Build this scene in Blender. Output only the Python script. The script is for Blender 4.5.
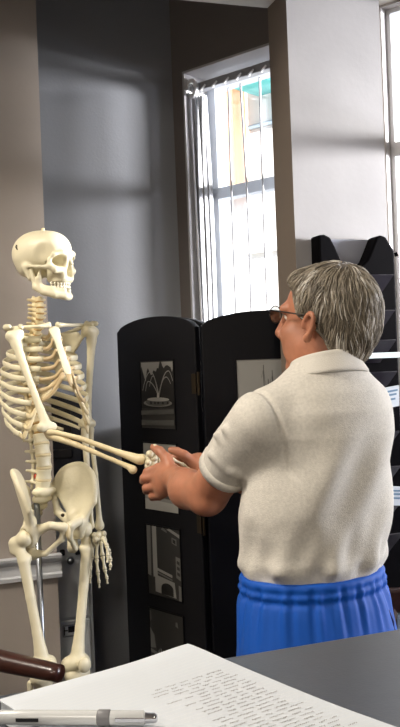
import bpy, bmesh, math, random
import numpy as np
from mathutils import Vector, Matrix

# ------------------------------------------------------------------ clear
for o in list(bpy.data.objects):
    bpy.data.objects.remove(o, do_unlink=True)
C = bpy.context.scene.collection
scene = bpy.context.scene
R = math.radians
FPX, CX, CY = 900.0, 200.0, 363.5
CAMZ = 1.48
ROLL = R(2.2)
cr, sr = math.cos(ROLL), math.sin(ROLL)

def P(px, py, d):
    """world point seen at photo pixel (px,py) at depth d along the view axis"""
    dx = (px - CX) / FPX * d
    dy = (CY - py) / FPX * d
    return Vector((dx * cr + dy * sr, d, CAMZ - dx * sr + dy * cr))

def PZ(px, py, z):
    """world point on the horizontal plane z seen at (px,py)"""
    q = P(px, py, 1.0)
    d = (z - CAMZ) / (q.z - CAMZ)
    return P(px, py, d)

# ------------------------------------------------------------------ camera
cam_d = bpy.data.cameras.new('camera')
cam = bpy.data.objects.new('camera', cam_d)
C.objects.link(cam)
cam_d.sensor_fit = 'VERTICAL'
cam_d.sensor_height = 24.0
cam_d.lens = FPX / 727.0 * 24.0
cam_d.clip_start = 0.02
right = Vector((cr, 0, -sr)); up = Vector((sr, 0, cr)); back = Vector((0, -1, 0))
M = Matrix((right, up, back)).transposed().to_4x4()
M.translation = Vector((0, 0, CAMZ))
cam.matrix_world = M
scene.camera = cam

# ------------------------------------------------------------------ world, sun, big lights, exposure
world = bpy.data.worlds.new('world')
scene.world = world
world.use_nodes = True
bg = world.node_tree.nodes['Background']
bg.inputs['Color'].default_value = (0.80, 0.88, 1.0, 1)
bg.inputs['Strength'].default_value = 1.6

def lamp(name, kind, loc, target, energy, color, **kw):
    l = bpy.data.lights.new(name, kind)
    l.energy = energy
    l.color = color
    for k, v in kw.items():
        setattr(l, k, v)
    o = bpy.data.objects.new(name, l)
    C.objects.link(o)
    o.location = loc
    d = Vector(target) - Vector(loc)
    o.rotation_euler = d.to_track_quat('-Z', 'Y').to_euler()
    return o
lamp('sun', 'SUN', (-4, -6, 9), (0.6, 5.0, 0), 10.0, (1.0, 0.94, 0.86), angle=R(1.0))
# daylight thrown back level through the windows by the bright street
lamp('street_daylight', 'AREA', (3.6, 2.12, 1.75), (0.45, 2.8, 1.75), 215, (0.97, 0.95, 1.0), shape='DISK', size=0.9)
lamp('bay_daylight', 'SPOT', (4.3, 2.92, 2.09), (0.0, 3.19, 2.0), 6800, (1.0, 0.97, 0.94), spot_size=R(22), spot_blend=0.3, shadow_soft_size=0.34)

CEIL_W = 62
scene.view_settings.view_transform = 'Standard'
scene.view_settings.look = 'None'
scene.view_settings.exposure = 0.0
scene.view_settings.gamma = 1.0
scene.view_settings.use_curve_mapping = False

# ------------------------------------------------------------------ materials
def srgb(r, g, b):
    def f(c):
        c /= 255.0
        return c / 12.92 if c <= 0.04045 else ((c + 0.055) / 1.055) ** 2.4
    return (f(r), f(g), f(b), 1)

def mat(name, col, rough=0.6, metal=0.0, var=0.0, scale=20, bump=0.0, bscale=200, stretch=None, col2=None, spec=0.5, sheen=0.0, sss=0.0, coat=0.0):
    m = bpy.data.materials.new(name)
    m.use_nodes = True
    nt = m.node_tree
    b = nt.nodes['Principled BSDF']
    c = srgb(*col)
    b.inputs['Base Color'].default_value = c
    b.inputs['Roughness'].default_value = rough
    b.inputs['Metallic'].default_value = metal
    b.inputs['Specular IOR Level'].default_value = spec
    if sheen:
        b.inputs['Sheen Weight'].default_value = sheen
    if coat:
        b.inputs['Coat Weight'].default_value = coat
    if sss:
        b.inputs['Subsurface Weight'].default_value = sss
        b.inputs['Subsurface Radius'].default_value = (1.0, 0.35, 0.2)
        b.inputs['Subsurface Scale'].default_value = 0.006
    tc = nt.nodes.new('ShaderNodeTexCoord')
    src = tc.outputs['Object']
    if stretch:
        mp = nt.nodes.new('ShaderNodeMapping')
        mp.inputs['Scale'].default_value = stretch
        nt.links.new(src, mp.inputs['Vector'])
        src = mp.outputs['Vector']
    if var or col2:
        n = nt.nodes.new('ShaderNodeTexNoise')
        n.inputs['Scale'].default_value = scale
        n.inputs['Detail'].default_value = 5
        nt.links.new(src, n.inputs['Vector'])
        rp = nt.nodes.new('ShaderNodeValToRGB')
        rp.color_ramp.elements[0].position = 0.32
        rp.color_ramp.elements[1].position = 0.68
        if col2:
            ca, cb = c, srgb(*col2)
        else:
            ca = tuple(min(1, x * (1 - var)) for x in c[:3]) + (1,)
            cb = tuple(min(1, x * (1 + var)) for x in c[:3]) + (1,)
        rp.color_ramp.elements[0].color = ca
        rp.color_ramp.elements[1].color = cb
        nt.links.new(n.outputs['Fac'], rp.inputs['Fac'])
        nt.links.new(rp.outputs['Color'], b.inputs['Base Color'])
    if bump:
        n2 = nt.nodes.new('ShaderNodeTexNoise')
        n2.inputs['Scale'].default_value = bscale
        n2.inputs['Detail'].default_value = 3
        nt.links.new(src, n2.inputs['Vector'])
        bp = nt.nodes.new('ShaderNodeBump')
        bp.inputs['Strength'].default_value = bump
        bp.inputs['Distance'].default_value = 0.004
        nt.links.new(n2.outputs['Fac'], bp.inputs['Height'])
        nt.links.new(bp.outputs['Normal'], b.inputs['Normal'])
    return m

def emis(name, col, strength):
    m = bpy.data.materials.new(name)
    m.use_nodes = True
    b = m.node_tree.nodes['Principled BSDF']
    b.inputs['Base Color'].default_value = srgb(*col)
    b.inputs['Emission Color'].default_value = srgb(*col)
    b.inputs['Emission Strength'].default_value = strength
    return m

def glassmat(name, tint=(246, 247, 249), gl=0.08):
    m = bpy.data.materials.new(name)
    m.use_nodes = True
    nt = m.node_tree
    out = nt.nodes['Material Output']
    nt.nodes.remove(nt.nodes['Principled BSDF'])
    t = nt.nodes.new('ShaderNodeBsdfTransparent')
    t.inputs['Color'].default_value = srgb(*tint)
    g = nt.nodes.new('ShaderNodeBsdfGlossy')
    g.inputs['Roughness'].default_value = 0.03
    mx = nt.nodes.new('ShaderNodeMixShader')
    mx.inputs[0].default_value = gl
    nt.links.new(t.outputs[0], mx.inputs[1])
    nt.links.new(g.outputs[0], mx.inputs[2])
    nt.links.new(mx.outputs[0], out.inputs['Surface'])
    return m

MT = dict(
    wall_light=mat('greige_paint', (160, 151, 143), 0.75, var=0.06, scale=3.0, bump=0.1, bscale=90),
    wall_slate=mat('slate_paint', (122, 124, 129), 0.6, var=0.03, scale=2.0, bump=0.12, bscale=110),
    wall_window=mat('backlit_umber', (98, 92, 88), 0.7, var=0.03, scale=2.0, bump=0.12, bscale=110),  # darker base colour carries the backlit shade of the window wall
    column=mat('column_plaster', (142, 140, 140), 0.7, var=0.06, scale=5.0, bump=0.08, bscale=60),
    column_unlit=mat('column_side_unlit', (112, 101, 90), 0.75, var=0.04, scale=5.0),  # column colour darkened and browned to paint in the shade of its unlit side
    ceil=mat('ceiling_white', (205, 203, 198), 0.8),
    floor=mat('dark_carpet', (46, 44, 46), 0.95, var=0.25, scale=120, bump=0.5, bscale=400),
    trim=mat('trim_white', (205, 208, 212), 0.4),
    wframe=mat('window_frame_grey', (196, 204, 214), 0.4),
    reveal=mat('reveal_paint', (170, 168, 168), 0.6),
    glass=glassmat('window_glass'),
    slat=mat('blind_slat', (150, 152, 156), 0.5),
    blind_white=mat('blind_white', (225, 226, 228), 0.35),
    chrome=mat('chrome', (200, 200, 205), 0.15, metal=1.0),
    steel=mat('steel_pole', (150, 155, 160), 0.3, metal=1.0),
    brass=mat('brass', (70, 62, 50), 0.4, metal=1.0),
    black=mat('black_lacquer', (11, 12, 17), 0.45, spec=0.22),
    blackp=mat('black_plastic', (20, 20, 22), 0.4),
    navy=mat('navy_plastic', (26, 31, 42), 0.45),
    cab=mat('cabinet_grey', (190, 196, 200), 0.45, var=0.02, scale=4),
    bone=mat('bone_plastic', (218, 210, 180), 0.42, var=0.05, scale=14, bump=0.08, bscale=150),
    bone_warm=mat('bone_plastic_warm', (218, 202, 160), 0.45, var=0.07, scale=30, bump=0.08, bscale=160),
    cart=mat('cartilage_tan', (190, 168, 128), 0.5, var=0.06, scale=30),
    disc=mat('disc_amber', (176, 140, 78), 0.45),
    red=mat('nerve_red', (170, 60, 30), 0.5),
    teeth=mat('teeth_ivory', (236, 230, 208), 0.3),
    dark=mat('dark_void', (22, 18, 14), 0.8),
    wood=mat('mahogany', (52, 24, 17), 0.3, stretch=(3, 30, 30), scale=3, var=0.3, coat=0.3),
    wood2=mat('dark_wood', (52, 28, 24), 0.35, stretch=(30, 3, 30), scale=3, var=0.25),
    uph=mat('blue_grey_upholstery', (150, 168, 180), 0.8, bump=0.2, bscale=400),
    leather=mat('brown_leather', (60, 40, 34), 0.45, bump=0.2, bscale=120),
    table=mat('table_laminate', (52, 58, 68), 0.38, var=0.06, scale=60, bump=0.04, bscale=300),
    tedge=mat('table_edge', (40, 40, 44), 0.4),
    paper=mat('paper_white', (196, 202, 208), 0.7),
    rule=mat('ruled_line', (205, 208, 210), 0.8),
    ink=mat('ink_black', (98, 94, 88), 0.6),
    penclear=mat('pen_barrel', (188, 190, 190), 0.25),
    pengrip=mat('pen_grip', (110, 110, 112), 0.5),
    skin=mat('skin', (174, 116, 88), 0.5, var=0.14, scale=26, bump=0.06, bscale=120, sss=0.15),
    hair=mat('grey_hair', (94, 86, 74), 0.45, stretch=(1, 1, 0.3), scale=60, col2=(124, 115, 100)),
    hair_mid=mat('grey_hair_mid', (146, 137, 121), 0.4), hair_light=mat('grey_hair_light', (196, 191, 181), 0.38),
    shirt=mat('shirt_heather', (208, 204, 194), 0.9, var=0.08, scale=170, bump=0.35, bscale=420, sheen=0.15),
    collar=mat('shirt_collar', (208, 204, 194), 0.9, bump=0.3, bscale=500),
    shorts=mat('shorts_blue', (16, 82, 178), 0.6, var=0.06, scale=8, spec=0.3),
    seam=mat('shorts_seam', (8, 34, 96), 0.7),
    shoe=mat('shoe_grey', (90, 92, 96), 0.7),
    wire=mat('glasses_metal', (48, 42, 38), 0.3, metal=0.8),
    lens=glassmat('lens_glass', (240, 245, 245), 0.3),
    rackside=mat('rack_black', (7, 6, 8), 0.75, spec=0.03),
    rackback=mat('rack_backplate', (172, 176, 190), 0.3, metal=0.4),
    rackpocket=mat('rack_pocket', (36, 33, 41), 0.3),
    rack_white=mat('strip_white', (225, 240, 240), 0.3),
    brochure=mat('brochure_paper', (215, 222, 228), 0.5),
    broblue=mat('brochure_blue', (110, 140, 165), 0.5),
    lampframe=mat('lamp_frame', (220, 220, 220), 0.5),
    lampglow=emis('lamp_diffuser', (255, 236, 205), 4.0),
    eye=mat('eye_white', (230, 225, 215), 0.2),
    facade=mat('facade_white', (235, 232, 226), 0.8),
    peach=mat('facade_peach', (236, 180, 140), 0.8),
    teal=mat('facade_teal', (90, 195, 195), 0.6),
    extglass=mat('facade_glass', (150, 165, 175), 0.2),
    street=mat('street_paving', (190, 188, 184), 0.9),
)
for i, g in enumerate((20, 45, 75, 110, 150, 190, 225)):
    MT['g%d' % i] = mat('photo_grey_%s' % 'abcdefg'[i], (g, g, int(g * 0.97)), 0.35)

# ------------------------------------------------------------------ mesh helpers
def link(name, me, m=None, parent=None, smooth=True):
    o = bpy.data.objects.new(name, me)
    C.objects.link(o)
    if m is not None:
        for mm in (m if isinstance(m, (list, tuple)) else [m]):
            me.materials.append(MT[mm] if isinstance(mm, str) else mm)
    if smooth:
        me.polygons.foreach_set('use_smooth', [True] * len(me.polygons))
    if parent is not None:
        o.parent = parent
        o.matrix_parent_inverse = parent.matrix_basis.inverted() if PAR_INV else Matrix()
    return o
PAR_INV = True      # part meshes are given in world coordinates

def thing(name, label, cat, loc=(0, 0, 0), group=None):
    o = bpy.data.objects.new(name, None)
    C.objects.link(o)
    o.location = loc
    o.empty_display_size = 0.1
    return tag(o, label, cat, group)
def tag(o, label, cat, group=None, kind=None):
    o['label'] = label; o['category'] = cat
    if group: o['group'] = group
    if kind: o['kind'] = kind
    return o
def lab(o, label):
    o['label'] = label
    return o

class MB:
    """collects shapes; build() links ONE mesh object"""
    def __init__(s):
        s.v = []; s.f = []; s.mi = []
    def add(s, vs, fs, mi=0):
        k = len(s.v)
        s.v += [tuple(v) for v in vs]
        s.f += [tuple(i + k for i in f) for f in fs]
        s.mi += [mi] * len(fs)
        return s
    def box(s, c, size, ax=None, mi=0):
        c = Vector(c)
        ax = ax or (Vector((1, 0, 0)), Vector((0, 1, 0)), Vector((0, 0, 1)))
        h = [x / 2 for x in size]
        vs = [c + ax[0] * (sx * h[0]) + ax[1] * (sy * h[1]) + ax[2] * (sz * h[2])
              for sx in (-1, 1) for sy in (-1, 1) for sz in (-1, 1)]
        fs = [(0, 1, 3, 2), (4, 6, 7, 5), (0, 4, 5, 1), (2, 3, 7, 6), (0, 2, 6, 4), (1, 5, 7, 3)]
        if ax[0].cross(ax[1]).dot(ax[2]) < 0:
            fs = [f[::-1] for f in fs]
        return s.add(vs, fs, mi)
    def tube(s, pts, r, n=10, mi=0, flat=None, ref=None, cap=True):
        """swept circle/ellipse; r number or list; flat=(a,b) ellipse factors, ref = direction kept as second axis"""
        pts = [Vector(p) for p in pts]
        rs = r if isinstance(r, (list, tuple)) else [r] * len(pts)
        a, b = flat or (1, 1)
        vs = []; fs = []
        prev = None
        for i, p in enumerate(pts):
            t = (pts[min(i + 1, len(pts) - 1)] - pts[max(i - 1, 0)])
            t = t.normalized() if t.length > 1e-9 else Vector((0, 0, 1))
            if ref is not None:
                q = Vector(ref[i] if isinstance(ref, list) else ref)
            elif prev is not None:
                q = prev
            else:
                q = Vector((0, 0, 1)) if abs(t.z) < 0.9 else Vector((1, 0, 0))
            u = (q - t * q.dot(t))
            u = u.normalized() if u.length > 1e-6 else t.orthogonal().normalized()
            prev = u
            w = t.cross(u)
            for k in range(n):
                an = 2 * math.pi * k / n
                vs.append(p + u * (math.cos(an) * rs[i] * a) + w * (math.sin(an) * rs[i] * b))
        for i in range(len(pts) - 1):
            for k in range(n):
                k2 = (k + 1) % n
                fs.append((i * n + k, i * n + k2, (i + 1) * n + k2, (i + 1) * n + k))
        if cap:
            fs.append(tuple(range(n))[::-1])
            fs.append(tuple((len(pts) - 1) * n + k for k in range(n)))
        return s.add(vs, fs, mi)
    def prism(s, poly, c, ux, uy, depth, mi=0):
        """2d outline poly (list of (a,b)) in plane (ux,uy) at c, extruded by depth vector"""
        c = Vector(c); depth = Vector(depth)
        n = len(poly)
        f0 = [c + ux * a + uy * b for a, b in poly]
        f1 = [p + depth for p in f0]
        fs = [tuple(range(n))[::-1], tuple(range(n, 2 * n))]
        for i in range(n):
            j = (i + 1) % n
            fs.append((i, j, n + j, n + i))
        return s.add(f0 + f1, fs, mi)
    def quad(s, a, b, c, d, mi=0):
        return s.add([a, b, c, d], [(0, 1, 2, 3)], mi)
    def ball(s, c, r, mi=0, n=10, ax=None):
        c = Vector(c)
        rx, ry, rz = r if isinstance(r, (tuple, list)) else (r, r, r)
        ax = ax or (Vector((1, 0, 0)), Vector((0, 1, 0)), Vector((0, 0, 1)))
        vs = []; fs = []
        m = n // 2
        for i in range(m + 1):
            th = math.pi * i / m
            for k in range(n):
                ph = 2 * math.pi * k / n
                vs.append(c + ax[0] * (rx * math.sin(th) * math.cos(ph)) + ax[1] * (ry * math.sin(th) * math.sin(ph)) + ax[2] * (rz * math.cos(th)))
        for i in range(m):
            for k in range(n):
                k2 = (k + 1) % n
                fs.append((i * n + k, (i + 1) * n + k, (i + 1) * n + k2, i * n + k2))
        return s.add(vs, fs, mi)
    def build(s, name, m, parent=None, smooth=False, bevel=0.0, seg=2, kind=None, subsurf=0):
        me = bpy.data.meshes.new(name)
        me.from_pydata(s.v, [], s.f)
        bm = bmesh.new(); bm.from_mesh(me)
        for f, i in zip(bm.faces, s.mi):
            f.material_index = i
        bmesh.ops.remove_doubles(bm, verts=bm.verts, dist=1e-6)
        bmesh.ops.recalc_face_normals(bm, faces=bm.faces)
        bm.to_mesh(me); bm.free()
        o = link(name, me, m, parent, smooth)
        if bevel:
            md = o.modifiers.new('bevel', 'BEVEL'); md.width = bevel; md.segments = seg; md.limit_method = 'ANGLE'; md.angle_limit = R(40)
        if subsurf:
            md = o.modifiers.new('sub', 'SUBSURF'); md.levels = subsurf; md.render_levels = subsurf
        if kind:
            o['kind'] = kind
        return o

def spline(pts, n=24):
    """Catmull-Rom through pts"""
    pts = [Vector(p) for p in pts]
    if len(pts) < 3:
        return [pts[0].lerp(pts[-1], i / n) for i in range(n + 1)]
    out = []
    ext = [pts[0] * 2 - pts[1]] + pts + [pts[-1] * 2 - pts[-2]]
    seg = len(pts) - 1
    for i in range(n + 1):
        t = i / n * seg
        k = min(int(t), seg - 1)
        u = t - k
        p0, p1, p2, p3 = ext[k:k + 4]
        out.append(0.5 * ((2 * p1) + (p2 - p0) * u + (2 * p0 - 5 * p1 + 4 * p2 - p3) * u * u + (3 * p1 - p0 - 3 * p2 + p3) * u ** 3))
    return out

# ------------------------------------------------------------------ signed-distance sculpting
class SDF:
    def __init__(s, lo, hi, h):
        s.lo = np.array(lo, dtype=np.float64); s.h = h
        s.n = np.maximum(4, np.ceil((np.array(hi) - s.lo) / h).astype(int) + 1)
        s.F = np.full(tuple(s.n), 0.08, dtype=np.float32)
        s.ax = [s.lo[i] + h * np.arange(s.n[i]) for i in range(3)]
    def block(s, lo, hi):
        a = np.clip(np.floor((np.array(lo) - s.lo) / s.h).astype(int), 0, s.n - 1)
        b = np.clip(np.ceil((np.array(hi) - s.lo) / s.h).astype(int) + 1, 1, s.n)
        sl = tuple(slice(a[i], max(b[i], a[i] + 1)) for i in range(3))
        X, Y, Z = np.meshgrid(*[s.ax[i][sl[i]] for i in range(3)], indexing='ij', sparse=True)
        return sl, X, Y, Z
    def apply(s, lo, hi, fn, k=0.0, mode='add'):
        pad = 0.03 + k * 2
        sl, X, Y, Z = s.block(np.array(lo) - pad, np.array(hi) + pad)
        d = np.broadcast_to(fn(X, Y, Z), s.F[sl].shape)
        f = s.F[sl]
        if mode == 'add':
            if k > 0:
                hh = np.maximum(k - np.abs(f - d), 0) / k
                s.F[sl] = np.minimum(f, d) - hh * hh * k * 0.25
            else:
                s.F[sl] = np.minimum(f, d)
        else:
            if k > 0:
                hh = np.maximum(k - np.abs(f + d), 0) / k
                s.F[sl] = np.maximum(f, -d) + hh * hh * k * 0.25
            else:
                s.F[sl] = np.maximum(f, -d)
        return s
    def cone(s, a, b, r1, r2=None, k=0.0, mode='add'):
        a = np.array(a, float); b = np.array(b, float)
        r2 = r1 if r2 is None else r2
        ab = b - a; L2 = max(ab @ ab, 1e-12); r = max(r1, r2)
        def fn(X, Y, Z):
            t = np.clip(((X - a[0]) * ab[0] + (Y - a[1]) * ab[1] + (Z - a[2]) * ab[2]) / L2, 0, 1)
            return np.sqrt((X - a[0] - t * ab[0]) ** 2 + (Y - a[1] - t * ab[1]) ** 2 + (Z - a[2] - t * ab[2]) ** 2) - (r1 + (r2 - r1) * t)
        return s.apply(np.minimum(a, b) - r, np.maximum(a, b) + r, fn, k, mode)
    def chain(s, pts, rs, k=0.0, mode='add'):
        if not isinstance(rs, (list, tuple)):
            rs = [rs] * len(pts)
        for i in range(len(pts) - 1):
            s.cone(pts[i], pts[i + 1], rs[i], rs[i + 1], k if i == 0 else min(k, 0.004) if k else 0.0, mode)
        return s
    def ell(s, c, r, ax=None, k=0.0, mode='add'):
        c = np.array(c, float); r = np.array(r, float)
        A = np.eye(3) if ax is None else np.array([list(v) for v in ax], float)
        ext = np.sqrt(((A * r[:, None]) ** 2).sum(0))
        def fn(X, Y, Z):
            q = [((X - c[0]) * A[i, 0] + (Y - c[1]) * A[i, 1] + (Z - c[2]) * A[i, 2]) for i in range(3)]
            k0 = np.sqrt(sum((q[i] / r[i]) ** 2 for i in range(3)))
            k1 = np.sqrt(sum((q[i] / r[i] ** 2) ** 2 for i in range(3))) + 1e-9
            return k0 * (k0 - 1) / k1
        return s.apply(c - ext, c + ext, fn, k, mode)
    def rbox(s, c, half, ax=None, rad=0.005, k=0.0, mode='add'):
        c = np.array(c, float); hf = np.array(half, float) - rad
        A = np.eye(3) if ax is None else np.array([list(v) for v in ax], float)
        ext = (np.abs(A) * np.array(half)[:, None]).sum(0)
        def fn(X, Y, Z):
            q = [np.abs((X - c[0]) * A[i, 0] + (Y - c[1]) * A[i, 1] + (Z - c[2]) * A[i, 2]) - hf[i] for i in range(3)]
            o = np.sqrt(sum(np.maximum(x, 0) ** 2 for x in q))
            return o + np.minimum(np.maximum(np.maximum(q[0], q[1]), q[2]), 0) - rad
        return s.apply(c - ext, c + ext, fn, k, mode)
    def half(s, c, n, mode='sub', k=0.0):
        """cut away the half-space on the +n side of c"""
        c = np.array(c, float); n = np.array(n, float); n = n / np.linalg.norm(n)
        X, Y, Z = np.meshgrid(*s.ax, indexing='ij', sparse=True)
        d = (X - c[0]) * n[0] + (Y - c[1]) * n[1] + (Z - c[2]) * n[2]
        s.F = np.maximum(s.F, d).astype(np.float32)
        return s
    def loft(s, o, fx, fy, zs, a, b, cx=None, cy=None, k=0.0, mode='add', mod=None, pw=2.0):
        """stack of ellipses: a = half size along fx, b = along fy at heights zs"""
        o = np.array(o, float)
        fx = np.array(fx, float); fy = np.array(fy, float)
        cx = cx or [0] * len(zs); cy = cy or [0] * len(zs)
        zs = np.array(zs, float)
        m = max(max(a), max(b)) + max(map(abs, cx)) + max(map(abs, cy))
        zi = s.ax[2]
        def cs(v):
            # smooth interpolation
            return np.interp(zi, zs, v)
        def fn(X, Y, Z):
            z = Z.ravel()
            A, B, Cx, Cy = [np.interp(z, zs, v).reshape(1, 1, -1) for v in (a, b, cx, cy)]
            ker = 5
            u = (X - o[0]) * fx[0] + (Y - o[1]) * fx[1] - Cx
            v = (X - o[0]) * fy[0] + (Y - o[1]) * fy[1] - Cy
            if pw == 2.0:
                q = np.sqrt((u / A) ** 2 + (v / B) ** 2)
            else:
                q = (np.abs(u / A) ** pw + np.abs(v / B) ** pw) ** (1 / pw)
            d = (q - 1) * np.minimum(A, B)
            dz = np.maximum(zs[0] - Z, Z - zs[-1])
            d = np.maximum(d, dz)
            if mod is not None:
                d = d + mod(u, v, Z)
            return d
        return s.apply((o[0] - m, o[1] - m, zs[0]), (o[0] + m, o[1] + m, zs[-1]), fn, k, mode)
    def blur(s, it=1):
        for _ in range(it):
            for axis in range(3):
                f = s.F
                g = f.copy()
                sl0 = [slice(None)] * 3; sl1 = [slice(None)] * 3; slm = [slice(None)] * 3
                sl0[axis] = slice(0, -2); sl1[axis] = slice(2, None); slm[axis] = slice(1, -1)
                g[tuple(slm)] = 0.25 * f[tuple(sl0)] + 0.5 * f[tuple(slm)] + 0.25 * f[tuple(sl1)]
                s.F = g
        return s
    def mesh(s, name):
        F = s.F
        F[0] = F[-1] = 0.01; F[:, 0] = F[:, -1] = 0.01; F[:, :, 0] = F[:, :, -1] = 0.01
        I = F < 0
        nx, ny, nz = F.shape
        cnt = np.zeros((nx - 1, ny - 1, nz - 1), dtype=np.int8)
        for i in (0, 1):
            for j in (0, 1):
                for k in (0, 1):
                    cnt += I[i:nx - 1 + i, j:ny - 1 + j, k:nz - 1 + k]
        act = (cnt > 0) & (cnt < 8)
        idx = np.argwhere(act)
        vid = np.full(act.shape, -1, dtype=np.int64)
        vid[act] = np.arange(len(idx))
        acc = np.zeros((len(idx), 3)); num = np.zeros(len(idx))
        corners = [(i, j, k) for i in (0, 1) for j in (0, 1) for k in (0, 1)]
        for c0 in corners:
            for axis in range(3):
                if c0[axis] == 1:
                    continue
                c1 = list(c0); c1[axis] = 1
                f0 = F[idx[:, 0] + c0[0], idx[:, 1] + c0[1], idx[:, 2] + c0[2]]
                f1 = F[idx[:, 0] + c1[0], idx[:, 1] + c1[1], idx[:, 2] + c1[2]]
                cross = (f0 < 0) != (f1 < 0)
                t = np.where(cross, f0 / np.where(cross, f0 - f1, 1), 0)
                p = np.zeros((len(idx), 3)); p[:] = c0
                p[:, axis] += t
                acc[cross] += p[cross]; num[cross] += 1
        V = s.lo + s.h * (idx + acc / num[:, None])
        faces = []
        for axis in range(3):
            sl0 = [slice(None)] * 3; sl1 = [slice(None)] * 3
            sl0[axis] = slice(0, -1); sl1[axis] = slice(1, None)
            a, b = I[tuple(sl0)], I[tuple(sl1)]
            e = np.argwhere(a != b)
            u, w = [(1, 2), (2, 0), (0, 1)][axis]
            ok = (e[:, u] > 0) & (e[:, w] > 0) & (e[:, u] < F.shape[u] - 1) & (e[:, w] < F.shape[w] - 1)
            e = e[ok]
            ins = a[e[:, 0], e[:, 1], e[:, 2]]
            q = []
            for du, dw in ((-1, -1), (0, -1), (0, 0), (-1, 0)):
                c = e.copy(); c[:, u] += du; c[:, w] += dw
                q.append(vid[c[:, 0], c[:, 1], c[:, 2]])
            q = np.stack(q, 1)
            q[~ins] = q[~ins][:, ::-1]
            faces.append(q)
        Q = np.concatenate(faces)
        me = bpy.data.meshes.new(name)
        me.vertices.add(len(V)); me.vertices.foreach_set('co', V.astype(np.float32).ravel())
        me.loops.add(len(Q) * 4); me.loops.foreach_set('vertex_index', Q.astype(np.int32).ravel())
        me.polygons.add(len(Q)); me.polygons.foreach_set('loop_start', np.arange(0, len(Q) * 4, 4, dtype=np.int32))
        me.update(calc_edges=True); me.validate()
        return me
    def build(s, name, m, parent=None, blur=0, smooth_it=0):
        if blur: s.blur(blur)
        return link(name, s.mesh(name), m, parent)

def bounds(pts, pad):
    a = np.array([list(p) for p in pts])
    return a.min(0) - pad, a.max(0) + pad

exec_parts = True
# ================================================================== THE SETTING
Z3 = Vector((0, 0, 1))
def dirv(deg):
    return Vector((math.cos(R(deg)), math.sin(R(deg)), 0))
B = Vector((-0.062, 3.285, 0))            # corner where the slate wall meets the window wall
wd = dirv(-42)                           # window wall runs right and towards the room
wn = Vector((-wd.y, wd.x, 0))            # outward
ad = dirv(12)                            # slate wall runs left from B
an = Vector((-ad.y, ad.x, 0))
pd = dirv(18)                            # column face and left wall
pn = Vector((-pd.y, pd.x, 0))
CEILZ = 2.95
SOFZ = 2.534

def slab(name, p0, p1, z0, z1, nrm, thick, m, kind='structure', bevel=0.0, mb=None, parent=None):
    p0 = Vector(p0); p1 = Vector(p1)
    u = (p1 - p0); L = u.length; u.normalize()
    b = mb or MB()
    c = (p0 + p1) / 2 + nrm * (thick / 2); c.z = (z0 + z1) / 2
    b.box(c, (L, thick, z1 - z0), (u, nrm, Z3))
    if mb is None:
        return b.build(name, m, parent, kind=kind, bevel=bevel)

MB().box((0.4, 0.6, -0.03), (7.4, 7.2, 0.06)).build('floor', 'floor', kind='structure')
MB().box((0.4, 0.6, CEILZ + 0.03), (7.4, 7.2, 0.06)).build('ceiling', 'ceil', kind='structure')

# slate wall behind the skeleton
slab('wall_back', B - ad * 1.6, B, 0, CEILZ, an, 0.10, 'wall_slate')
# left wall, a pier that stands proud of the slate wall; its edge is at the chair-rail end
Lc = P(51, 400, 2.9); Lc.z = 0
pdl = dirv(20); pnl = Vector((-pdl.y, pdl.x, 0))
slab('wall_left', Lc - pdl * 1.9, Lc, 0, CEILZ, pnl, 0.04, 'wall_light')
# chair rail on the left wall, moulded, with its cut end
rail_top = P(56, 553, 2.9).z
mb = MB()
prof = [(0, 0), (0.012, 0.0), (0.014, 0.012), (0.010, 0.018), (0.010, 0.05), (0.018, 0.056), (0.026, 0.066), (0.028, 0.074), (0.0, 0.076)]
e0 = Lc - pdl * 1.9; e1 = Lc + pdl * 0.012
mb.prism([(a, b) for a, b in prof], e0 + Z3 * (rail_top - 0.076), -pnl, Z3, e1 - e0)
mb.build('trim_1', 'trim', kind='structure')
mb = MB()
mb.box((e0 + Lc) / 2 - pnl * 0.008 + Z3 * 0.06, (1.9, 0.016, 0.12), (pdl, pnl, Z3))
mb.build('baseboard_left', 'trim', kind='structure', bevel=0.003)
mb = MB()
mb.box(B - ad * 0.5 - an * 0.008 + Z3 * 0.06, (0.9, 0.016, 0.12), (ad, an, Z3))
mb.build('baseboard_back', 'trim', kind='structure', bevel=0.003)

# window wall with two openings
HEAD = 2.535; SILL = 1.28; SILL2 = 0.72
t0, t1 = 0.050, 0.82
u0, u1 = 0.860, 2.25
def wp(t, z=0.0, out=0.0):
    q = B + wd * t + wn * out
    return Vector((q.x, q.y, z))
WT = 0.20
mb = MB()
for (a, b, z0, z1) in ((0.0, t0, 0, CEILZ), (t0, t1, 0, SILL), (t0, t1, HEAD, CEILZ), (t1, u0, 0, CEILZ), (u0, u1, 0, SILL2), (u0, u1, HEAD, CEILZ), (u1, 4.2, 0, CEILZ)):
    slab('', wp(a), wp(b), z0, z1, wn, WT, None, mb=mb)
wall_w = mb.build('wall_window', 'wall_window', kind='structure')
# enclosing walls behind and beside the photographer
MB().box((0.4, -2.95, CEILZ / 2), (7.4, 0.1, CEILZ)).build('wall_front', 'wall_light', kind='structure')
MB().box((-2.95, 0.3, CEILZ / 2), (0.1, 6.4, CEILZ)).build('wall_side', 'wall_light', kind='structure')
MB().box((3.35, -1.0, CEILZ / 2), (0.1, 4.0, CEILZ)).build('wall_right', 'wall_light', kind='structure')

# soffit beam, its far lower edge runs across the top of the picture
sa = P(267, 7, 2.69); sa.z = 0
sb0 = sa - pd * 2.6; sb1 = sa + pd * 0.42
mb = MB()
mb.box((sb0 + sb1) / 2 - pn * 0.16 + Z3 * (SOFZ + CEILZ) / 2, ((sb1 - sb0).length, 0.32, CEILZ - SOFZ), (pd, pn, Z3))
mb.build('trim_2', 'ceil', kind='structure')
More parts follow.
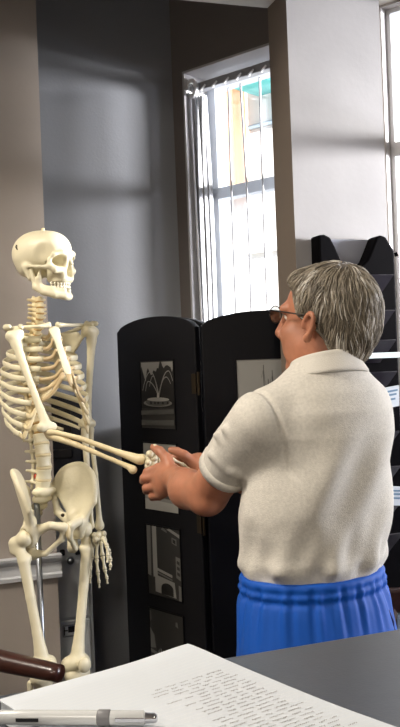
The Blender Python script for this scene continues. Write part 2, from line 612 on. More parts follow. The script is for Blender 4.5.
# column
c0 = P(300, 363, 2.56); c0.z = 0
c1 = c0 + pd * 0.298
cb = 0.135
mb = MB()
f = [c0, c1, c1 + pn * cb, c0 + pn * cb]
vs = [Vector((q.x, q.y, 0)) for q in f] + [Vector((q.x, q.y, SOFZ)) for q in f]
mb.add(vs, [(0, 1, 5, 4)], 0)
mb.add(vs, [(3, 0, 4, 7), (1, 2, 6, 5), (2, 3, 7, 6), (4, 5, 6, 7), (0, 3, 2, 1)], 1)  # all faces but the front take the shade-darkened copy
col = mb.build('column', ['column', 'column_unlit'], kind='structure')

# windows: frame, transom, glass, inside reveal lining
def window(name, a, b, vframes, out=0.125, z0=SILL, fw=0.045, m='wframe'):
    fr = MB()
    z1 = HEAD
    mid = lambda s, t: (s + t) / 2
    def bar(sa_, sb_, za, zb, dep=0.06, o=out):
        fr.box(wp(mid(sa_, sb_), mid(za, zb), o + dep / 2), (sb_ - sa_, dep, zb - za), (wd, wn, Z3))
    bar(a, a + fw, z0, z1); bar(b - fw, b, z0, z1); bar(a, b, z1 - fw, z1); bar(a, b, z0, z0 + fw)
    bar(a, b, 2.082, 2.125, 0.05)
    for v in vframes:
        bar(v - 0.016, v + 0.016, z0, z1)
    root = fr.build(name, m, kind='structure', bevel=0.003)
    g = MB()
    g.box(wp(mid(a, b), mid(z0, z1), out + 0.03), (b - a - 0.02, 0.005, z1 - z0 - 0.02), (wd, wn, Z3))
    g.build('pane', 'glass', root)
    # lining of the opening: slim boards against the reveal
    r = MB()
    r.box(wp(a + 0.004, mid(z0, z1), out / 2), (0.008, out, z1 - z0), (wd, wn, Z3))
    r.box(wp(b - 0.004, mid(z0, z1), out / 2), (0.008, out, z1 - z0), (wd, wn, Z3))
    r.box(wp(mid(a, b), z1 - 0.004, out / 2), (b - a, out, 0.008), (wd, wn, Z3))
    r.build('window_lining', 'reveal', root)
    s = MB()
    s.box(wp(mid(a, b), z0 + 0.012, out / 2 - 0.02), (b - a, out + 0.04, 0.024), (wd, wn, Z3))
    s.build('window_sill', 'trim', root, bevel=0.004)
    return root
window('window_1', t0, t1, [])
window('window_2', u0, u1, [1.6], out=0.03, z0=SILL2, fw=0.022, m='trim')

# street outside
gr = MB(); gr.box(wp(2.0, -0.16, 8.2), (30, 15.5, 0.1), (wd, wn, Z3)); gr.build('ground', 'street', kind='structure')
fb = thing('street_building', 'sunlit white building with peach bay and teal awning seen through the window', 'building', wp(0.4, -0.1, 6.5))
MB().box(wp(2.0, 3.2, 7.5), (20, 2.0, 6.6), (wd, wn, Z3)).build('facade', 'facade', fb)
def fpt(px, py):   # point of the facade plane behind pixel
    q = P(px, py, 1.0) - Vector((0, 0, CAMZ)); o = Vector((0, 0, CAMZ))
    pl = wp(0, 0, 6.5)
    t = ((pl - o).dot(wn)) / q.dot(wn)
    return o + q * t
def fpatch(name, m, xa, xb, ya, yb, dep, label=None):
    a_ = fpt(xa, (ya + yb) / 2); b_ = fpt(xb, (ya + yb) / 2)
    za = fpt((xa + xb) / 2, ya).z; zb = fpt((xa + xb) / 2, yb).z
    L = (b_ - a_).dot(wd)
    c = (a_ + b_) / 2; c = Vector((c.x, c.y, (za + zb) / 2)) - wn * (dep / 2)
    o = MB().box(c, (abs(L), dep, abs(za - zb)), (wd, wn, Z3)).build(name, m, fb)
    if label: lab(o, label)
fpatch('bay', 'peach', 228, 246, 60, 196, 0.25, 'peach plastered bay')
fpatch('awning', 'teal', 257, 290, 40, 92, 0.5, 'teal awning band')
fpatch('awning', 'teal', 384, 420, 20, 64, 0.5, 'teal awning band')
fpatch('window_strip', 'extglass', 250, 285, 122, 126, 0.05)
fpatch('ledge', 'facade', 246, 290, 248, 252, 0.08)

# vertical blind
vb = thing('vertical_blind', 'white vertical blind with slats turned edge on in the left window', 'blind', wp(t0 + 0.01, HEAD - 0.06, 0.06))
BO = 0.055
def bz(t, z, o=0.0):
    return wp(t, z, BO + o)
mb = MB(); mb.box(bz((t0 + t1) / 2, HEAD - 0.055), (t1 - t0 - 0.02, 0.035, 0.028), (wd, wn, Z3))
mb.build('head_rail', 'slat', vb, bevel=0.003)
mb = MB()
for i in range(14):
    t = t0 + 0.05 + i * 0.055
    mb.tube([bz(t, HEAD - 0.066, -0.005), bz(t + 0.008, HEAD - 0.072, -0.022), bz(t + 0.03, HEAD - 0.058, -0.022)], 0.004, 6)
mb.build('carrier', 'blind_white', vb)
mb = MB()
q = bz(t0 + 0.022, HEAD - 0.06, -0.03)
ring = [q + wd * (0.022 * math.cos(a)) + Z3 * (0.028 * math.sin(a)) for a in [2 * math.pi * i / 16 for i in range(17)]]
mb.tube(ring, 0.009, 8)
mb.build('end_cap', 'blind_white', vb, smooth=True)
rnd = random.Random(4)
tt = [t0 + 0.020, t0 + 0.032, t0 + 0.044, t0 + 0.058, t0 + 0.17, t0 + 0.225, t0 + 0.31, t0 + 0.385, t0 + 0.47, t0 + 0.56]
for i, t in enumerate(tt):
    mb = MB()
    tw = rnd.uniform(-0.05, 0.05)
    col_pts = []
    ang = 0.0 if i > 3 else 0.35
    cpos = bz(t, 0)
    view = Vector((cpos.x, cpos.y, 0)).normalized()    # slats lie in the direction that lets light straight in
    sd = (view + wd * (0.16 + ang + tw * 0.6)).normalized()
    sdp = Vector((-sd.y, sd.x, 0))
    n = 8
    vs = []; fs = []
    for k in range(n + 1):
        z = HEAD - 0.085 - (HEAD - 0.085 - SILL - 0.05) * k / n
        bow = 0.012 * math.sin(k / n * math.pi) * (1 if i % 2 else -0.4)
        base = Vector((cpos.x, cpos.y, z)) + wd * bow
        for (a_, b_) in ((-0.013, -0.0015), (-0.013, 0.0015), (0.0, 0.0045), (0.013, 0.0015), (0.013, -0.0015), (0.0, 0.0015)):
            vs.append(base + sd * a_ + sdp * b_)
    for k in range(n):
        for j in range(6):
            j2 = (j + 1) % 6
            fs.append((k * 6 + j, k * 6 + j2, (k + 1) * 6 + j2, (k + 1) * 6 + j))
    fs.append(tuple(range(6))); fs.append(tuple(n * 6 + j for j in range(6)))
    mb.add(vs, fs)
    mb.build('slat', 'slat', vb)
mb = MB(); mb.tube([bz(t0 + 0.018, HEAD - 0.09, -0.035), bz(t0 + 0.03, 1.5, -0.03), bz(t0 + 0.034, 1.1, -0.03)], 0.004, 8)
mb.build('wand', 'blind_white', vb, smooth=True)

# ceiling lamps
def ceiling_lamp(loc, label, energy):
    t = thing('ceiling_light', label, 'ceiling light', loc, 'recessed ceiling lights')
    x, y, z = loc
    m_ = MB()
    for (dx, dy, sx, sy) in ((-0.31, 0, 0.03, 0.65), (0.31, 0, 0.03, 0.65), (0, -0.31, 0.59, 0.03), (0, 0.31, 0.59, 0.03)):
        m_.box((x + dx, y + dy, z - 0.01), (sx, sy, 0.02))
    m_.build('frame', 'lampframe', t)
    MB().box((x, y, z - 0.006), (0.59, 0.59, 0.008)).build('diffuser', 'lampglow', t)
    l = bpy.data.lights.new('ceiling_lamp', 'AREA'); l.energy = energy; l.color = (1.0, 0.91, 0.80); l.shape = 'SQUARE'; l.size = 0.56
    lo = bpy.data.objects.new('lamp', l); C.objects.link(lo)
    lo.parent = t; lo.location = (0, 0, -0.025)
ceiling_lamp((-1.3, 1.35, CEILZ), 'square ceiling light panel above the left wall side', CEIL_W)
ceiling_lamp((-0.9, -1.6, CEILZ), 'square ceiling light panel behind the photographer on the left', CEIL_W)
ceiling_lamp((1.3, -0.9, CEILZ), 'square ceiling light panel at the rear right', CEIL_W * 0.6)

# ================================================================== FURNITURE
# ---- folding photo screen
scr = thing('folding_screen', 'black arch-topped folding screen holding black and white photographs, behind the hands', 'folding screen', P(199, 600, 2.70) * 1.0)
scr.location.z = 0
SW = 0.397
hinge = P(199.2, 363.5, 2.70); hinge.z = 0
def arch_poly(w, zs, zp, n=18, inset=0.0):
    pts = [(inset, 0.04 + inset), (w - inset, 0.04 + inset), (w - inset, zs - inset * 0.6)]
    for i in range(1, n):
        a = 1 - i / n
        x = inset + (w - 2 * inset) * a
        pts.append((x, (zs - inset * 0.6) + (zp - zs - inset * 0.4) * (1 - (2 * a - 1) ** 2) ** 0.62))
    pts.append((inset, zs - inset * 0.6))
    return pts
def panel(p0, u, label):
    """p0 = left foot point, u = unit direction along the panel; front faces the camera"""
    nrm = Vector((u.y, -u.x, 0))
    if nrm.y > 0: nrm = -nrm
    b = MB()
    b.prism(arch_poly(SW, 1.592, 1.634), p0 + nrm * 0.011, u, Z3, -nrm * 0.022)
    for x in (0.03, SW - 0.03):
        b.box(p0 + u * x + Z3 * 0.02, (0.04, 0.022, 0.04), (u, nrm, Z3))
    o = b.build('panel', 'black', scr, bevel=0.003)
    if label: lab(o, label)
    return o, nrm
left_p = P(121, 363.5, 3.0); left_p.z = 0
u1_ = (hinge - left_p).normalized()
pan1, n1 = panel(hinge - u1_ * (SW + 0.004), u1_, 'left panel of the screen with four photographs')
u2_ = dirv(12)
pan2, n2 = panel(hinge + u2_ * 0.008, u2_, 'right panel of the screen, partly behind the column')
u3_ = Vector((math.cos(math.atan2(u1_.y, u1_.x) + R(6)), math.sin(math.atan2(u1_.y, u1_.x) + R(6)), 0))
pan3, n3 = panel(hinge - u1_ * (SW + 0.012) + Vector((0.01, 0.042, 0)), u3_, 'rear panel folded behind the left panel')
for z in (0.55, 1.0, 1.42):
    b = MB()
    b.tube([hinge + n1 * 0.006 + Z3 * (z - 0.035), hinge + n1 * 0.006 + Z3 * (z + 0.035)], 0.0045, 8)
    b.box(hinge - u1_ * 0.014 + n1 * 0.012 + Z3 * z, (0.02, 0.002, 0.06), (u1_, n1, Z3))
    b.build('hinge', 'brass', scr)

def photo(pan, p0, u, nrm, x0, x1, z0, z1, draw, label):
    """a print behind the panel's window; draw(fn) lays shapes in 0..1 coordinates"""
    w = x1 - x0; h = z1 - z0
    org = p0 + u * x0 + Z3 * z0 + nrm * 0.0118
    mb = MB(); lay = [0]
    GM = ['g%d' % i for i in range(7)]
    def poly(pts, g):
        lay[0] += 1
        q = [org + u * (a * w) + Z3 * (c * h) + nrm * (0.00006 * lay[0]) for a, c in pts]
        mb.add(q, [tuple(range(len(q)))], g)
    def line(pts, t0_, t1_, g):
        for i in range(len(pts) - 1):
            a = Vector((pts[i][0] * w, pts[i][1] * h)); c = Vector((pts[i + 1][0] * w, pts[i + 1][1] * h))
            d = (c - a); d = Vector((-d.y, d.x)).normalized()
            ta = t0_ + (t1_ - t0_) * i / (len(pts) - 1); tb = t0_ + (t1_ - t0_) * (i + 1) / (len(pts) - 1)
            q = [a + d * ta, a - d * ta, c - d * tb, c + d * tb]
            poly([(v.x / w, v.y / h) for v in q], g)
    mb.box(org + u * (w / 2) + Z3 * (h / 2) - nrm * 0.001, (w, 0.002, h), (u, nrm, Z3), 0)
    draw(poly, line)
    o = mb.build('photo_print', GM, scr)
    lab(o, label)
    # thin lip around the opening
    f = MB()
    for (a, bq, c, d) in ((x0 - 0.004, x0, z0 - 0.004, z1 + 0.004), (x1, x1 + 0.004, z0 - 0.004, z1 + 0.004), (x0, x1, z0 - 0.004, z0), (x0, x1, z1, z1 + 0.004)):
        f.box(p0 + u * ((a + bq) / 2) + Z3 * ((c + d) / 2) + nrm * 0.012, (bq - a, 0.004, d - c), (u, nrm, Z3))
    f.build('photo_frame', 'black', o)

def d_fountain(poly, line):
    rr = random.Random(2)
    poly([(0, 0), (1, 0), (1, 1), (0, 1)], 1)
    poly([(0.03, 0.7), (1, 0.7), (1, 0.985), (0.03, 0.985)], 4)
    top = [(0, 0.72)]
    for i in range(26):
        x = i / 25
        top.append((x, 0.84 + 0.09 * math.sin(i * 1.3) * rr.random() + (0.09 if 0.5 < x < 0.95 else 0) - (0.08 if 0.08 < x < 0.2 else 0)))
    top.append((1, 0.72)); top += [(1, 0.30), (0, 0.30)]
    poly(top, 0)
    for sgn, hx, hy, ex, ey in ((-1, .32, .845, .06, .56), (1, .86, .85, .98, .70), (-1, .25, .70, .16, .55), (1, .80, .76, .93, .66), (-1, .42, .78, .30, .62)):
        pts = [(.55 + (hx - .55) * t + (0) , .47 + (hy - .47) * (1 - (1 - t) ** 2)) for t in [i / 8 for i in range(9)]]
        pts += [(hx + (ex - hx) * t, hy + (ey - hy) * t * t) for t in [i / 6 for i in range(1, 7)]]
        line(pts, 0.0022, 0.0012, 4)
    line([(.55, .44), (.55, .53)], .006, .004, 5)
    poly([(.53 + .43 * math.cos(a), .375 + .055 * math.sin(a)) for a in [2 * math.pi * i / 20 for i in range(20)]], 3)
    poly([(.53 + .36 * math.cos(a), .39 + .06 * math.sin(a)) for a in [2 * math.pi * i / 20 for i in range(20)]], 2)
    poly([(.55 + .33 * math.cos(a), .43 + .03 * math.sin(a)) for a in [2 * math.pi * i / 20 for i in range(20)]], 4)
    for x in (.3, .42, .52, .66, .8):
        poly([(x, .36), (x + .06, .36), (x + .05, .40), (x + .01, .40)], 0)
    poly([(0.02, 0.26), (1, 0.29), (1, 0.22), (0.02, .19)], 2)
    poly([(0.02, 0.12), (1, 0.13), (1, 0.05), (0.02, .04)], 2)
def d_pale(poly, line):
    poly([(0, 0), (1, 0), (1, 1), (0, 1)], 4)
    poly([(0, 0.0), (1, 0), (1, .12), (0, .16)], 5)
    poly([(.1, .2), (.9, .18), (.86, .7), (.2, .74)], 2)
    poly([(.3, .3), (.5, .3), (.5, .62), (.3, .62)], 1)
    poly([(.58, .3), (.78, .3), (.78, .60), (.58, .62)], 3)
def d_arch(poly, line):
    poly([(0, 0), (1, 0), (1, 1), (0, 1)], 1)
    poly([(.0, .28), (.1, .26), (.13, 1), (.0, 1)], 3)
    poly([(.17, .26), (.30, .26), (.30, 1), (.17, 1)], 4)
    poly([(.30, .36), (.74, .30), (.74, .34), (.30, .40)], 4)
    poly([(.30, .32), (.74, .26), (.74, .28), (.30, .345)], 3)
    poly([(.22, .05), (.22, .26), (.30, .29), (.80, .24), (.84, .02)], 4)
    a = [(.40, .04)] + [(.58 - .18 * math.cos(t), .13 + .075 * math.sin(t)) for t in [math.pi * i / 10 for i in range(11)]] + [(.76, .03)]
    poly(a, 0)
    poly([(.62, .98), (1, .88), (1, .93), (.70, 1)], 4)
    poly([(.45, .97), (.62, .93), (.62, .96), (.5, 1)], 3)
    poly([(.76, .80), (.90, .77), (.90, .86), (.76, .88)], 3)
    poly([(.79, .81), (.87, .79), (.87, .84), (.79, .86)], 0)
    poly([(.86, .32), (1, .28), (1, .60), (.86, .62)], 3)
    for z in (.36, .44, .52):
        poly([(.89, z), (.97, z - .02), (.97, z + .03), (.89, z + .045)], 1)
    poly([(.92, .0), (1, 0), (1, .2), (.92, .22)], 3)
def d_interior(poly, line):
    rr = random.Random(7)
    poly([(0, 0), (1, 0), (1, 1), (0, 1)], 1)
    poly([(.0, .42), (.16, .44), (.12, .62), (0, .72)], 3)
    poly([(0, .80), (.06, .84), (.05, .97), (0, .97)], 2)
    poly([(0, .36), (.2, .33), (.72, .24), (.72, .27), (.2, .38), (0, .41)], 3)
    poly([(.22, .38), (.55, .33), (.50, .40), (.28, .46)], 4)
    for i in range(9):
        x = .2 + .07 * i; z = .40 - .012 * i
        poly([(x, z), (x + .03, z), (x + .03, z + .06 + .05 * rr.random()), (x, z + .07)], 0)
    poly([(.78, .84), (.86, .82), (.84, .90), (.79, .90)], 3)
    poly([(.78, .36), (.85, .34), (.85, .38), (.78, .40)], 4)
    poly([(.93, .34), (1, .33), (1, .37), (.93, .38)], 4)
    poly([(0, 0), (1, 0), (1, .2), (0, .32)], 2)
def d_masts(poly, line):
    poly([(0, 0), (1, 0), (1, 1), (0, 1)], 4)
    poly([(0, .02), (.2, .02), (.2, .30), (0, .30)], 4)
    for x, zt in ((.50, .92), (.58, .72), (.66, .84), (.74, .62), (.36, .52)):
        line([(x, .15), (x, zt)], 0.0016, 0.0009, 1)
    for x, zt in ((.50, .86), (.66, .78)):
        line([(x - .05, zt - .12), (x, zt)], 0.0004, 0.0004, 2)
        line([(x, zt), (x + .07, .3)], 0.0004, 0.0004, 2)
    poly([(.28, .10), (.85, .08), (.80, .22), (.52, .28), (.34, .24)], 1)
    poly([(.26, .30), (.32, .30), (.34, .42), (.29, .44)], 0)
    poly([(0, 0), (1, 0), (1, .1), (0, .12)], 2)
pp = hinge - u1_ * (SW + 0.004)
for (z0, z1, fn, lb) in ((1.281, 1.493, d_fountain, 'photograph of a fountain with arching jets'),
                         (1.020, 1.232, d_pale, 'pale photograph behind the hands'),
                         (0.748, 0.968, d_arch, 'photograph of a stone arch and tower'),
                         (0.48, 0.700, d_interior, 'dark photograph at the bottom of the panel')):
    photo(pan1, pp, u1_, n1, 0.124, 0.292, z0, z1, fn, lb)
photo(pan2, hinge + u2_ * 0.008, u2_, n2, 0.104, 0.272, 1.268, 1.486, d_masts, 'pale photograph of boat masts')
photo(pan2, hinge + u2_ * 0.008, u2_, n2, 0.104, 0.272, 1.010, 1.228, d_pale, 'lower photograph hidden behind the person')

# ---- grey cabinet in the alcove, with a dark machine on it
cu = dirv(18); cn = Vector((cu.y, -cu.x, 0))
cpos = P(93, 600, 3.03); cpos.z = 0
CW, CD, CH = 0.36, 0.17, 1.115
cc = cpos - cu * (CW / 2) - cn * (CD / 2)
cab = thing('filing_cabinet', 'tall grey metal cabinet with a label holder, behind the skeleton legs', 'cabinet', cc)
MB().box(cc + Z3 * (CH / 2), (CW, CD, CH), (cu, cn, Z3)).build('body', 'cab', cab, bevel=0.006)
fc = cc + cn * (CD / 2)
zsplit = P(75, 617, 3.02).z
for (za, zb) in ((zsplit + 0.004, CH - 0.02), (0.08, zsplit - 0.004)):
    d = MB().box(fc + cn * 0.006 + Z3 * ((za + zb) / 2), (CW - 0.03, 0.012, zb - za), (cu, cn, Z3)).build('drawer', 'cab', cab, bevel=0.004)
    if za < 0.1:
        q = P(69, 629, 3.01); xx = (q - fc).dot(cu); zz = q.z
        h_ = MB()
        w_, hh = 0.046, 0.036
        for (a, c, sx, sz) in ((-w_ / 2, 0, 0.004, hh), (w_ / 2, 0, 0.004, hh), (0, -hh / 2, w_, 0.004), (0, hh / 2, w_, 0.004)):
            h_.box(fc + cu * (xx + a) + cn * 0.014 + Z3 * (zz + c), (sx, 0.006, sz), (cu, cn, Z3))
        lh = h_.build('label_holder', 'steel', d)
        k = MB()
        k.box(fc + cu * xx + cn * 0.0126 + Z3 * zz, (w_, 0.001, hh), (cu, cn, Z3), 0)
        k.box(fc + cu * (xx - 0.020) + cn * 0.0134 + Z3 * zz, (0.006, 0.001, 0.028), (cu, cn, Z3), 1)
        k.box(fc + cu * (xx + 0.008) + cn * 0.0134 + Z3 * (zz + 0.004), (0.028, 0.001, 0.020), (cu, cn, Z3), 1)
        k.box(fc + cu * (xx - 0.012) + cn * 0.0134 + Z3 * (zz + 0.001), (0.010, 0.001, 0.004), (cu, cn, Z3), 1)
        k.build('card', ['cab', 'blackp'], lh)
q = P(69, 559, 3.01); xx = (q - fc).dot(cu)
k = MB(); k.ball(fc + cu * xx + cn * 0.028 + Z3 * q.z, 0.013); k.tube([fc + cu * xx + cn * 0.01 + Z3 * q.z, fc + cu * xx + cn * 0.028 + Z3 * q.z], 0.007)
k.build('knob', 'steel', cab, smooth=True)
for px in (61, 77):
    q = P(px, 551, 3.01); xx = (q - fc).dot(cu)
    k = MB(); k.box(fc + cu * xx + cn * 0.018 + Z3 * q.z, (0.016, 0.012, 0.02), (cu, cn, Z3))
    k.build('latch', 'blackp', cab, bevel=0.003)
pr = thing('copier', 'dark navy office machine on top of the grey cabinet, seen through the ribs', 'office machine', cc + Z3 * CH)
zt = P(75, 396, 3.02).z
zb = CH + 0.001
b = MB(); b.box(cc + Z3 * ((zt + zb) / 2), (CW - 0.02, CD - 0.02, zt - zb), (cu, cn, Z3))
b.build('housing', 'navy', pr, bevel=0.012, seg=3)
b = MB(); b.box(fc - cn * 0.004 + cu * 0.02 + Z3 * (zt - 0.09), (0.22, 0.012, 0.10), (cu, cn, Z3)); b.build('control_panel', 'blackp', pr, bevel=0.003)
b = MB(); b.box(fc - cn * 0.004 + Z3 * (zb + 0.08), (0.26, 0.016, 0.03), (cu, cn, Z3)); b.build('paper_tray', 'blackp', pr, bevel=0.003)

# ---- table with the pad
TZ = 1.15
ta = PZ(0, 693, TZ); tb = PZ(400, 627, TZ)
tu = (tb - ta); tu.z = 0; tu.normalize()
tn = Vector((tu.y, -tu.x, 0))         # towards the camera
tabl = thing('high_table', 'dark grey high counter table in the foreground under the writing pad', 'table', (ta + tb) / 2 + tn * 0.4)
tabl.location.z = 0
def tpt(s_, d_, z):
    q = ta + tu * s_ + tn * d_
    return Vector((q.x, q.y, z))
S0, S1, TD = -0.75, 1.15, 0.80
b = MB(); b.box(tpt((S0 + S1) / 2, TD / 2, TZ - 0.0175), (S1 - S0, TD, 0.033), (tu, tn, Z3)); b.build('table_top', 'table', tabl, bevel=0.006, seg=3)
b = MB(); b.box(tpt((S0 + S1) / 2, TD / 2, TZ - 0.041), (S1 - S0 - 0.02, TD - 0.02, 0.014), (tu, tn, Z3)); b.build('edge_band', 'tedge', tabl)
for s_ in (S0 + 0.12, S1 - 0.12):
    b = MB(); b.box(tpt(s_, TD / 2, (TZ - 0.048) / 2), (0.05, TD - 0.2, TZ - 0.048), (tu, tn, Z3)); b.build('leg', 'tedge', tabl, bevel=0.004)
b = MB(); b.box(tpt((S0 + S1) / 2, 0.30, 0.85), (S1 - S0 - 0.34, 0.02, 0.35), (tu, tn, Z3)); b.build('modesty_panel', 'tedge', tabl)

PADZ = TZ + 0.022
pc = PZ(188, 643.5, PADZ + 0.004)
pl_ = PZ(0, 699, PADZ); pr_ = PZ(400, 726, PADZ)
pu = (pl_ - pc); pu.z = 0; pu.normalize()
pv = (pr_ - pc); pv.z = 0; pv.normalize()
pv = (pv - pu * pv.dot(pu)).normalized()
pad = thing('writing_pad', 'thick white ruled pad with handwriting, on the dark table', 'writing pad', (pc.x, pc.y, TZ))
PW, PL = 0.222, 0.30
def pz(a, c):
    # sheet lies flat and lifts a little at its far corner and along its edge
    return PADZ + 0.004 * math.exp(-((a / 0.05) ** 2 + (c / 0.06) ** 2)) + 0.0010 * math.sin(c * 22) * math.exp(-a / 0.1)
def ppt(a, c, dz=0.0):
    q = pc + pu * a + pv * c
    return Vector((q.x, q.y, pz(a, c) + dz))
NU, NV = 24, 30
vs = []; fs = []
for top in (1, 0):
    for j in range(NV + 1):
        for i in range(NU + 1):
            q = ppt(PW * i / NU, PL * j / NV)
            vs.append(Vector((q.x, q.y, q.z if top else q.z - 0.0012)))
n_ = (NU + 1) * (NV + 1)
for j in range(NV):
    for i in range(NU):
        a = j * (NU + 1) + i
        fs.append((a, a + 1, a + NU + 2, a + NU + 1)); fs.append((n_ + a, n_ + a + NU + 1, n_ + a + NU + 2, n_ + a + 1))
rim = [i for i in range(NU + 1)] + [j * (NU + 1) + NU for j in range(1, NV + 1)] + [NV * (NU + 1) + i for i in range(NU - 1, -1, -1)] + [j * (NU + 1) for j in range(NV - 1, 0, -1)]
for i in range(len(rim)):
    a, c = rim[i], rim[(i + 1) % len(rim)]
    fs.append((a, c, n_ + c, n_ + a))
sheet = MB().add(vs, fs).build('top_sheet', 'paper', pad, smooth=False)
b = MB(); b.box(Vector(((pc + pu * PW / 2 + pv * PL / 2).x, (pc + pu * PW / 2 + pv * PL / 2).y, TZ + 0.0105)), (PW - 0.004, PL - 0.004, 0.0195), (pu, pv, Z3))
b.build('sheet_stack', 'paper', pad)
# ruled lines parallel to the far edge
b = MB()
c_ = 0.022
while c_ < PL - 0.01:
    for i in range(12):
        a0 = 0.006 + (PW - 0.012) * i / 12; a1 = 0.006 + (PW - 0.012) * (i + 1) / 12
        b.quad(ppt(a0, c_ - 0.0003, .0002), ppt(a1, c_ - 0.0003, .0002), ppt(a1, c_ + 0.0003, .0002), ppt(a0, c_ + 0.0003, .0002))
    c_ += 0.0071
b.build('ruled_lines', 'rule', sheet)
# handwriting: running scribble along the rules
b = MB(); rr = random.Random(11)
row = 0
c_ = 0.085
while c_ < PL - 0.012:
    a_ = 0.022 + rr.uniform(-0.006, 0.008)
    stop = 0.100 + rr.uniform(-0.02, 0.012)
    while a_ < stop:
        wl = rr.uniform(0.008, 0.020)
        pts = []
        n = int(wl / 0.0011)
        amp = 0.0
        for i in range(n):
            amp = rr.choice((0.0006, 0.0009, 0.0009, 0.0013, 0.0022))
            pts.append((a_ + wl * i / n + rr.uniform(-.0004, .0004), c_ - 0.0005 + (amp if i % 2 else -amp * 0.5)))
        for i in range(len(pts) - 1):
            (x0_, y0_), (x1_, y1_) = pts[i], pts[i + 1]
            d = Vector((x1_ - x0_, y1_ - y0_)); d = Vector((-d.y, d.x)).normalized() * 0.00022
            b.quad(ppt(x0_ + d.x, y0_ + d.y, .0004), ppt(x1_ + d.x, y1_ + d.y, .0004), ppt(x1_ - d.x, y1_ - d.y, .0004), ppt(x0_ - d.x, y0_ - d.y, .0004))
        a_ += wl + rr.uniform(0.0025, 0.005)
    c_ += 0.0071
b.build('handwriting', 'ink', sheet)

# ---- pen on the pad
prad = 0.0062
pz_ = PADZ + 0.0015 + prad
e_r = PZ(157, 718, pz_)
e_l = PZ(-40, 717, pz_)
pdv = (e_l - e_r); LN = 0.145; pdv.z = 0; pdv.normalize()
pen = thing('ballpoint_pen', 'translucent grey ballpoint pen lying on the white pad', 'pen', (e_r + pdv * 0.07) - Z3 * prad)
def pp_(s_): return e_r + pdv * s_
MB().tube([pp_(0.010), pp_(0.012), pp_(0.05), pp_(0.11), pp_(0.138), pp_(0.145)], [0.0048, prad, prad, prad, prad * 0.95, 0.003], 18).build('barrel', 'penclear', pen, smooth=True)
MB().tube([pp_(0.040), pp_(0.041), pp_(0.0505), pp_(0.0515)], [prad, prad + 0.0007, prad + 0.0007, prad], 18).build('grip', 'pengrip', pen, smooth=True)
MB().tube([pp_(0.0), pp_(0.002), pp_(0.010), pp_(0.0125)], [0.0032, 0.0042, 0.0045, 0.0049], 16).build('push_button', 'chrome', pen, smooth=True)
b = MB(); side = Vector((pdv.y, -pdv.x, 0))
if side.y > 0: side = -side
b.box(pp_(0.022) + side * (prad + 0.0012) + Z3 * 0.001, (0.026, 0.0018, 0.0036), (pdv, side, Z3)); b.build('clip', 'chrome', pen, bevel=0.0006)
b = MB(); b.box(pp_(0.112) + side * (prad - 0.0002), (0.02, 0.001, 0.003), (pdv, side, Z3)); b.build('ink_mark', 'blackp', pen)

# ---- armchair whose wooden arm shows at the left
def tubechair():
    f = Vector((0.93, -0.37, 0)).normalized(); l = Vector((-f.y, f.x, 0))   # facing the table; l = its left, away from the camera
    tip = P(62, 673, 2.2)
    root_c = tip - f * 0.33 - l * 0.29
    root_c.z = 0
    ch = thing('armchair', 'brown wooden armchair with a thick rounded arm, left of the table', 'chair', root_c)
    zt_ = tip.z
    def cp(a, c, z): return root_c + f * a + l * c + Z3 * z
    arm_prof = [(-0.24, 0.03), (-0.12, 0.034), (0.0, 0.030), (0.12, 0.018), (0.24, 0.006), (0.325, -0.002)]
    for sgn in (1, -1):
        pts = spline([cp(a, sgn * 0.29, zt_ + dz) for a, dz in arm_prof], 20)
        rs = [0.036 - 0.015 * (i / 20) for i in range(21)]
        MB().tube(pts, rs, 14, flat=(1.0, 1.15), ref=Z3).build('arm', 'wood', ch, smooth=True, bevel=0)
        MB().tube(spline([cp(0.06, sgn * 0.285, zt_ - 0.01), cp(0.08, sgn * 0.285, zt_ - 0.12), cp(0.10, sgn * 0.275, 0.42)], 10), [0.016] * 11, 10).build('arm_post', 'wood', ch, smooth=True)
        MB().tube([cp(0.18, sgn * 0.235, 0.40), cp(0.195, sgn * 0.24, 0.0)], [0.024, 0.016], 10).build('leg', 'wood', ch, smooth=True)
        MB().tube(spline([cp(-0.24, sgn * 0.25, zt_ + 0.33), cp(-0.24, sgn * 0.25, zt_), cp(-0.22, sgn * 0.25, 0.42), cp(-0.30, sgn * 0.25, 0.0)], 16), [0.02] * 17, 10).build('leg', 'wood', ch, smooth=True)
    MB().box(cp(-0.01, 0, 0.42), (0.44, 0.50, 0.045), (f, l, Z3)).build('seat_frame', 'wood', ch, bevel=0.006)
    MB().box(cp(0.0, 0, 0.475), (0.46, 0.50, 0.065), (f, l, Z3)).build('seat', 'leather', ch, bevel=0.025, seg=4)
    MB().box(cp(-0.235, 0, zt_ + 0.08), (0.05, 0.46, 0.42), (f, l, Z3)).build('backrest', 'leather', ch, bevel=0.02, seg=4)
    MB().tube([cp(-0.24, -0.27, zt_ + 0.33), cp(-0.25, 0, zt_ + 0.345), cp(-0.24, 0.27, zt_ + 0.33)], 0.024, 10).build('top_rail', 'wood', ch, smooth=True)
tubechair()

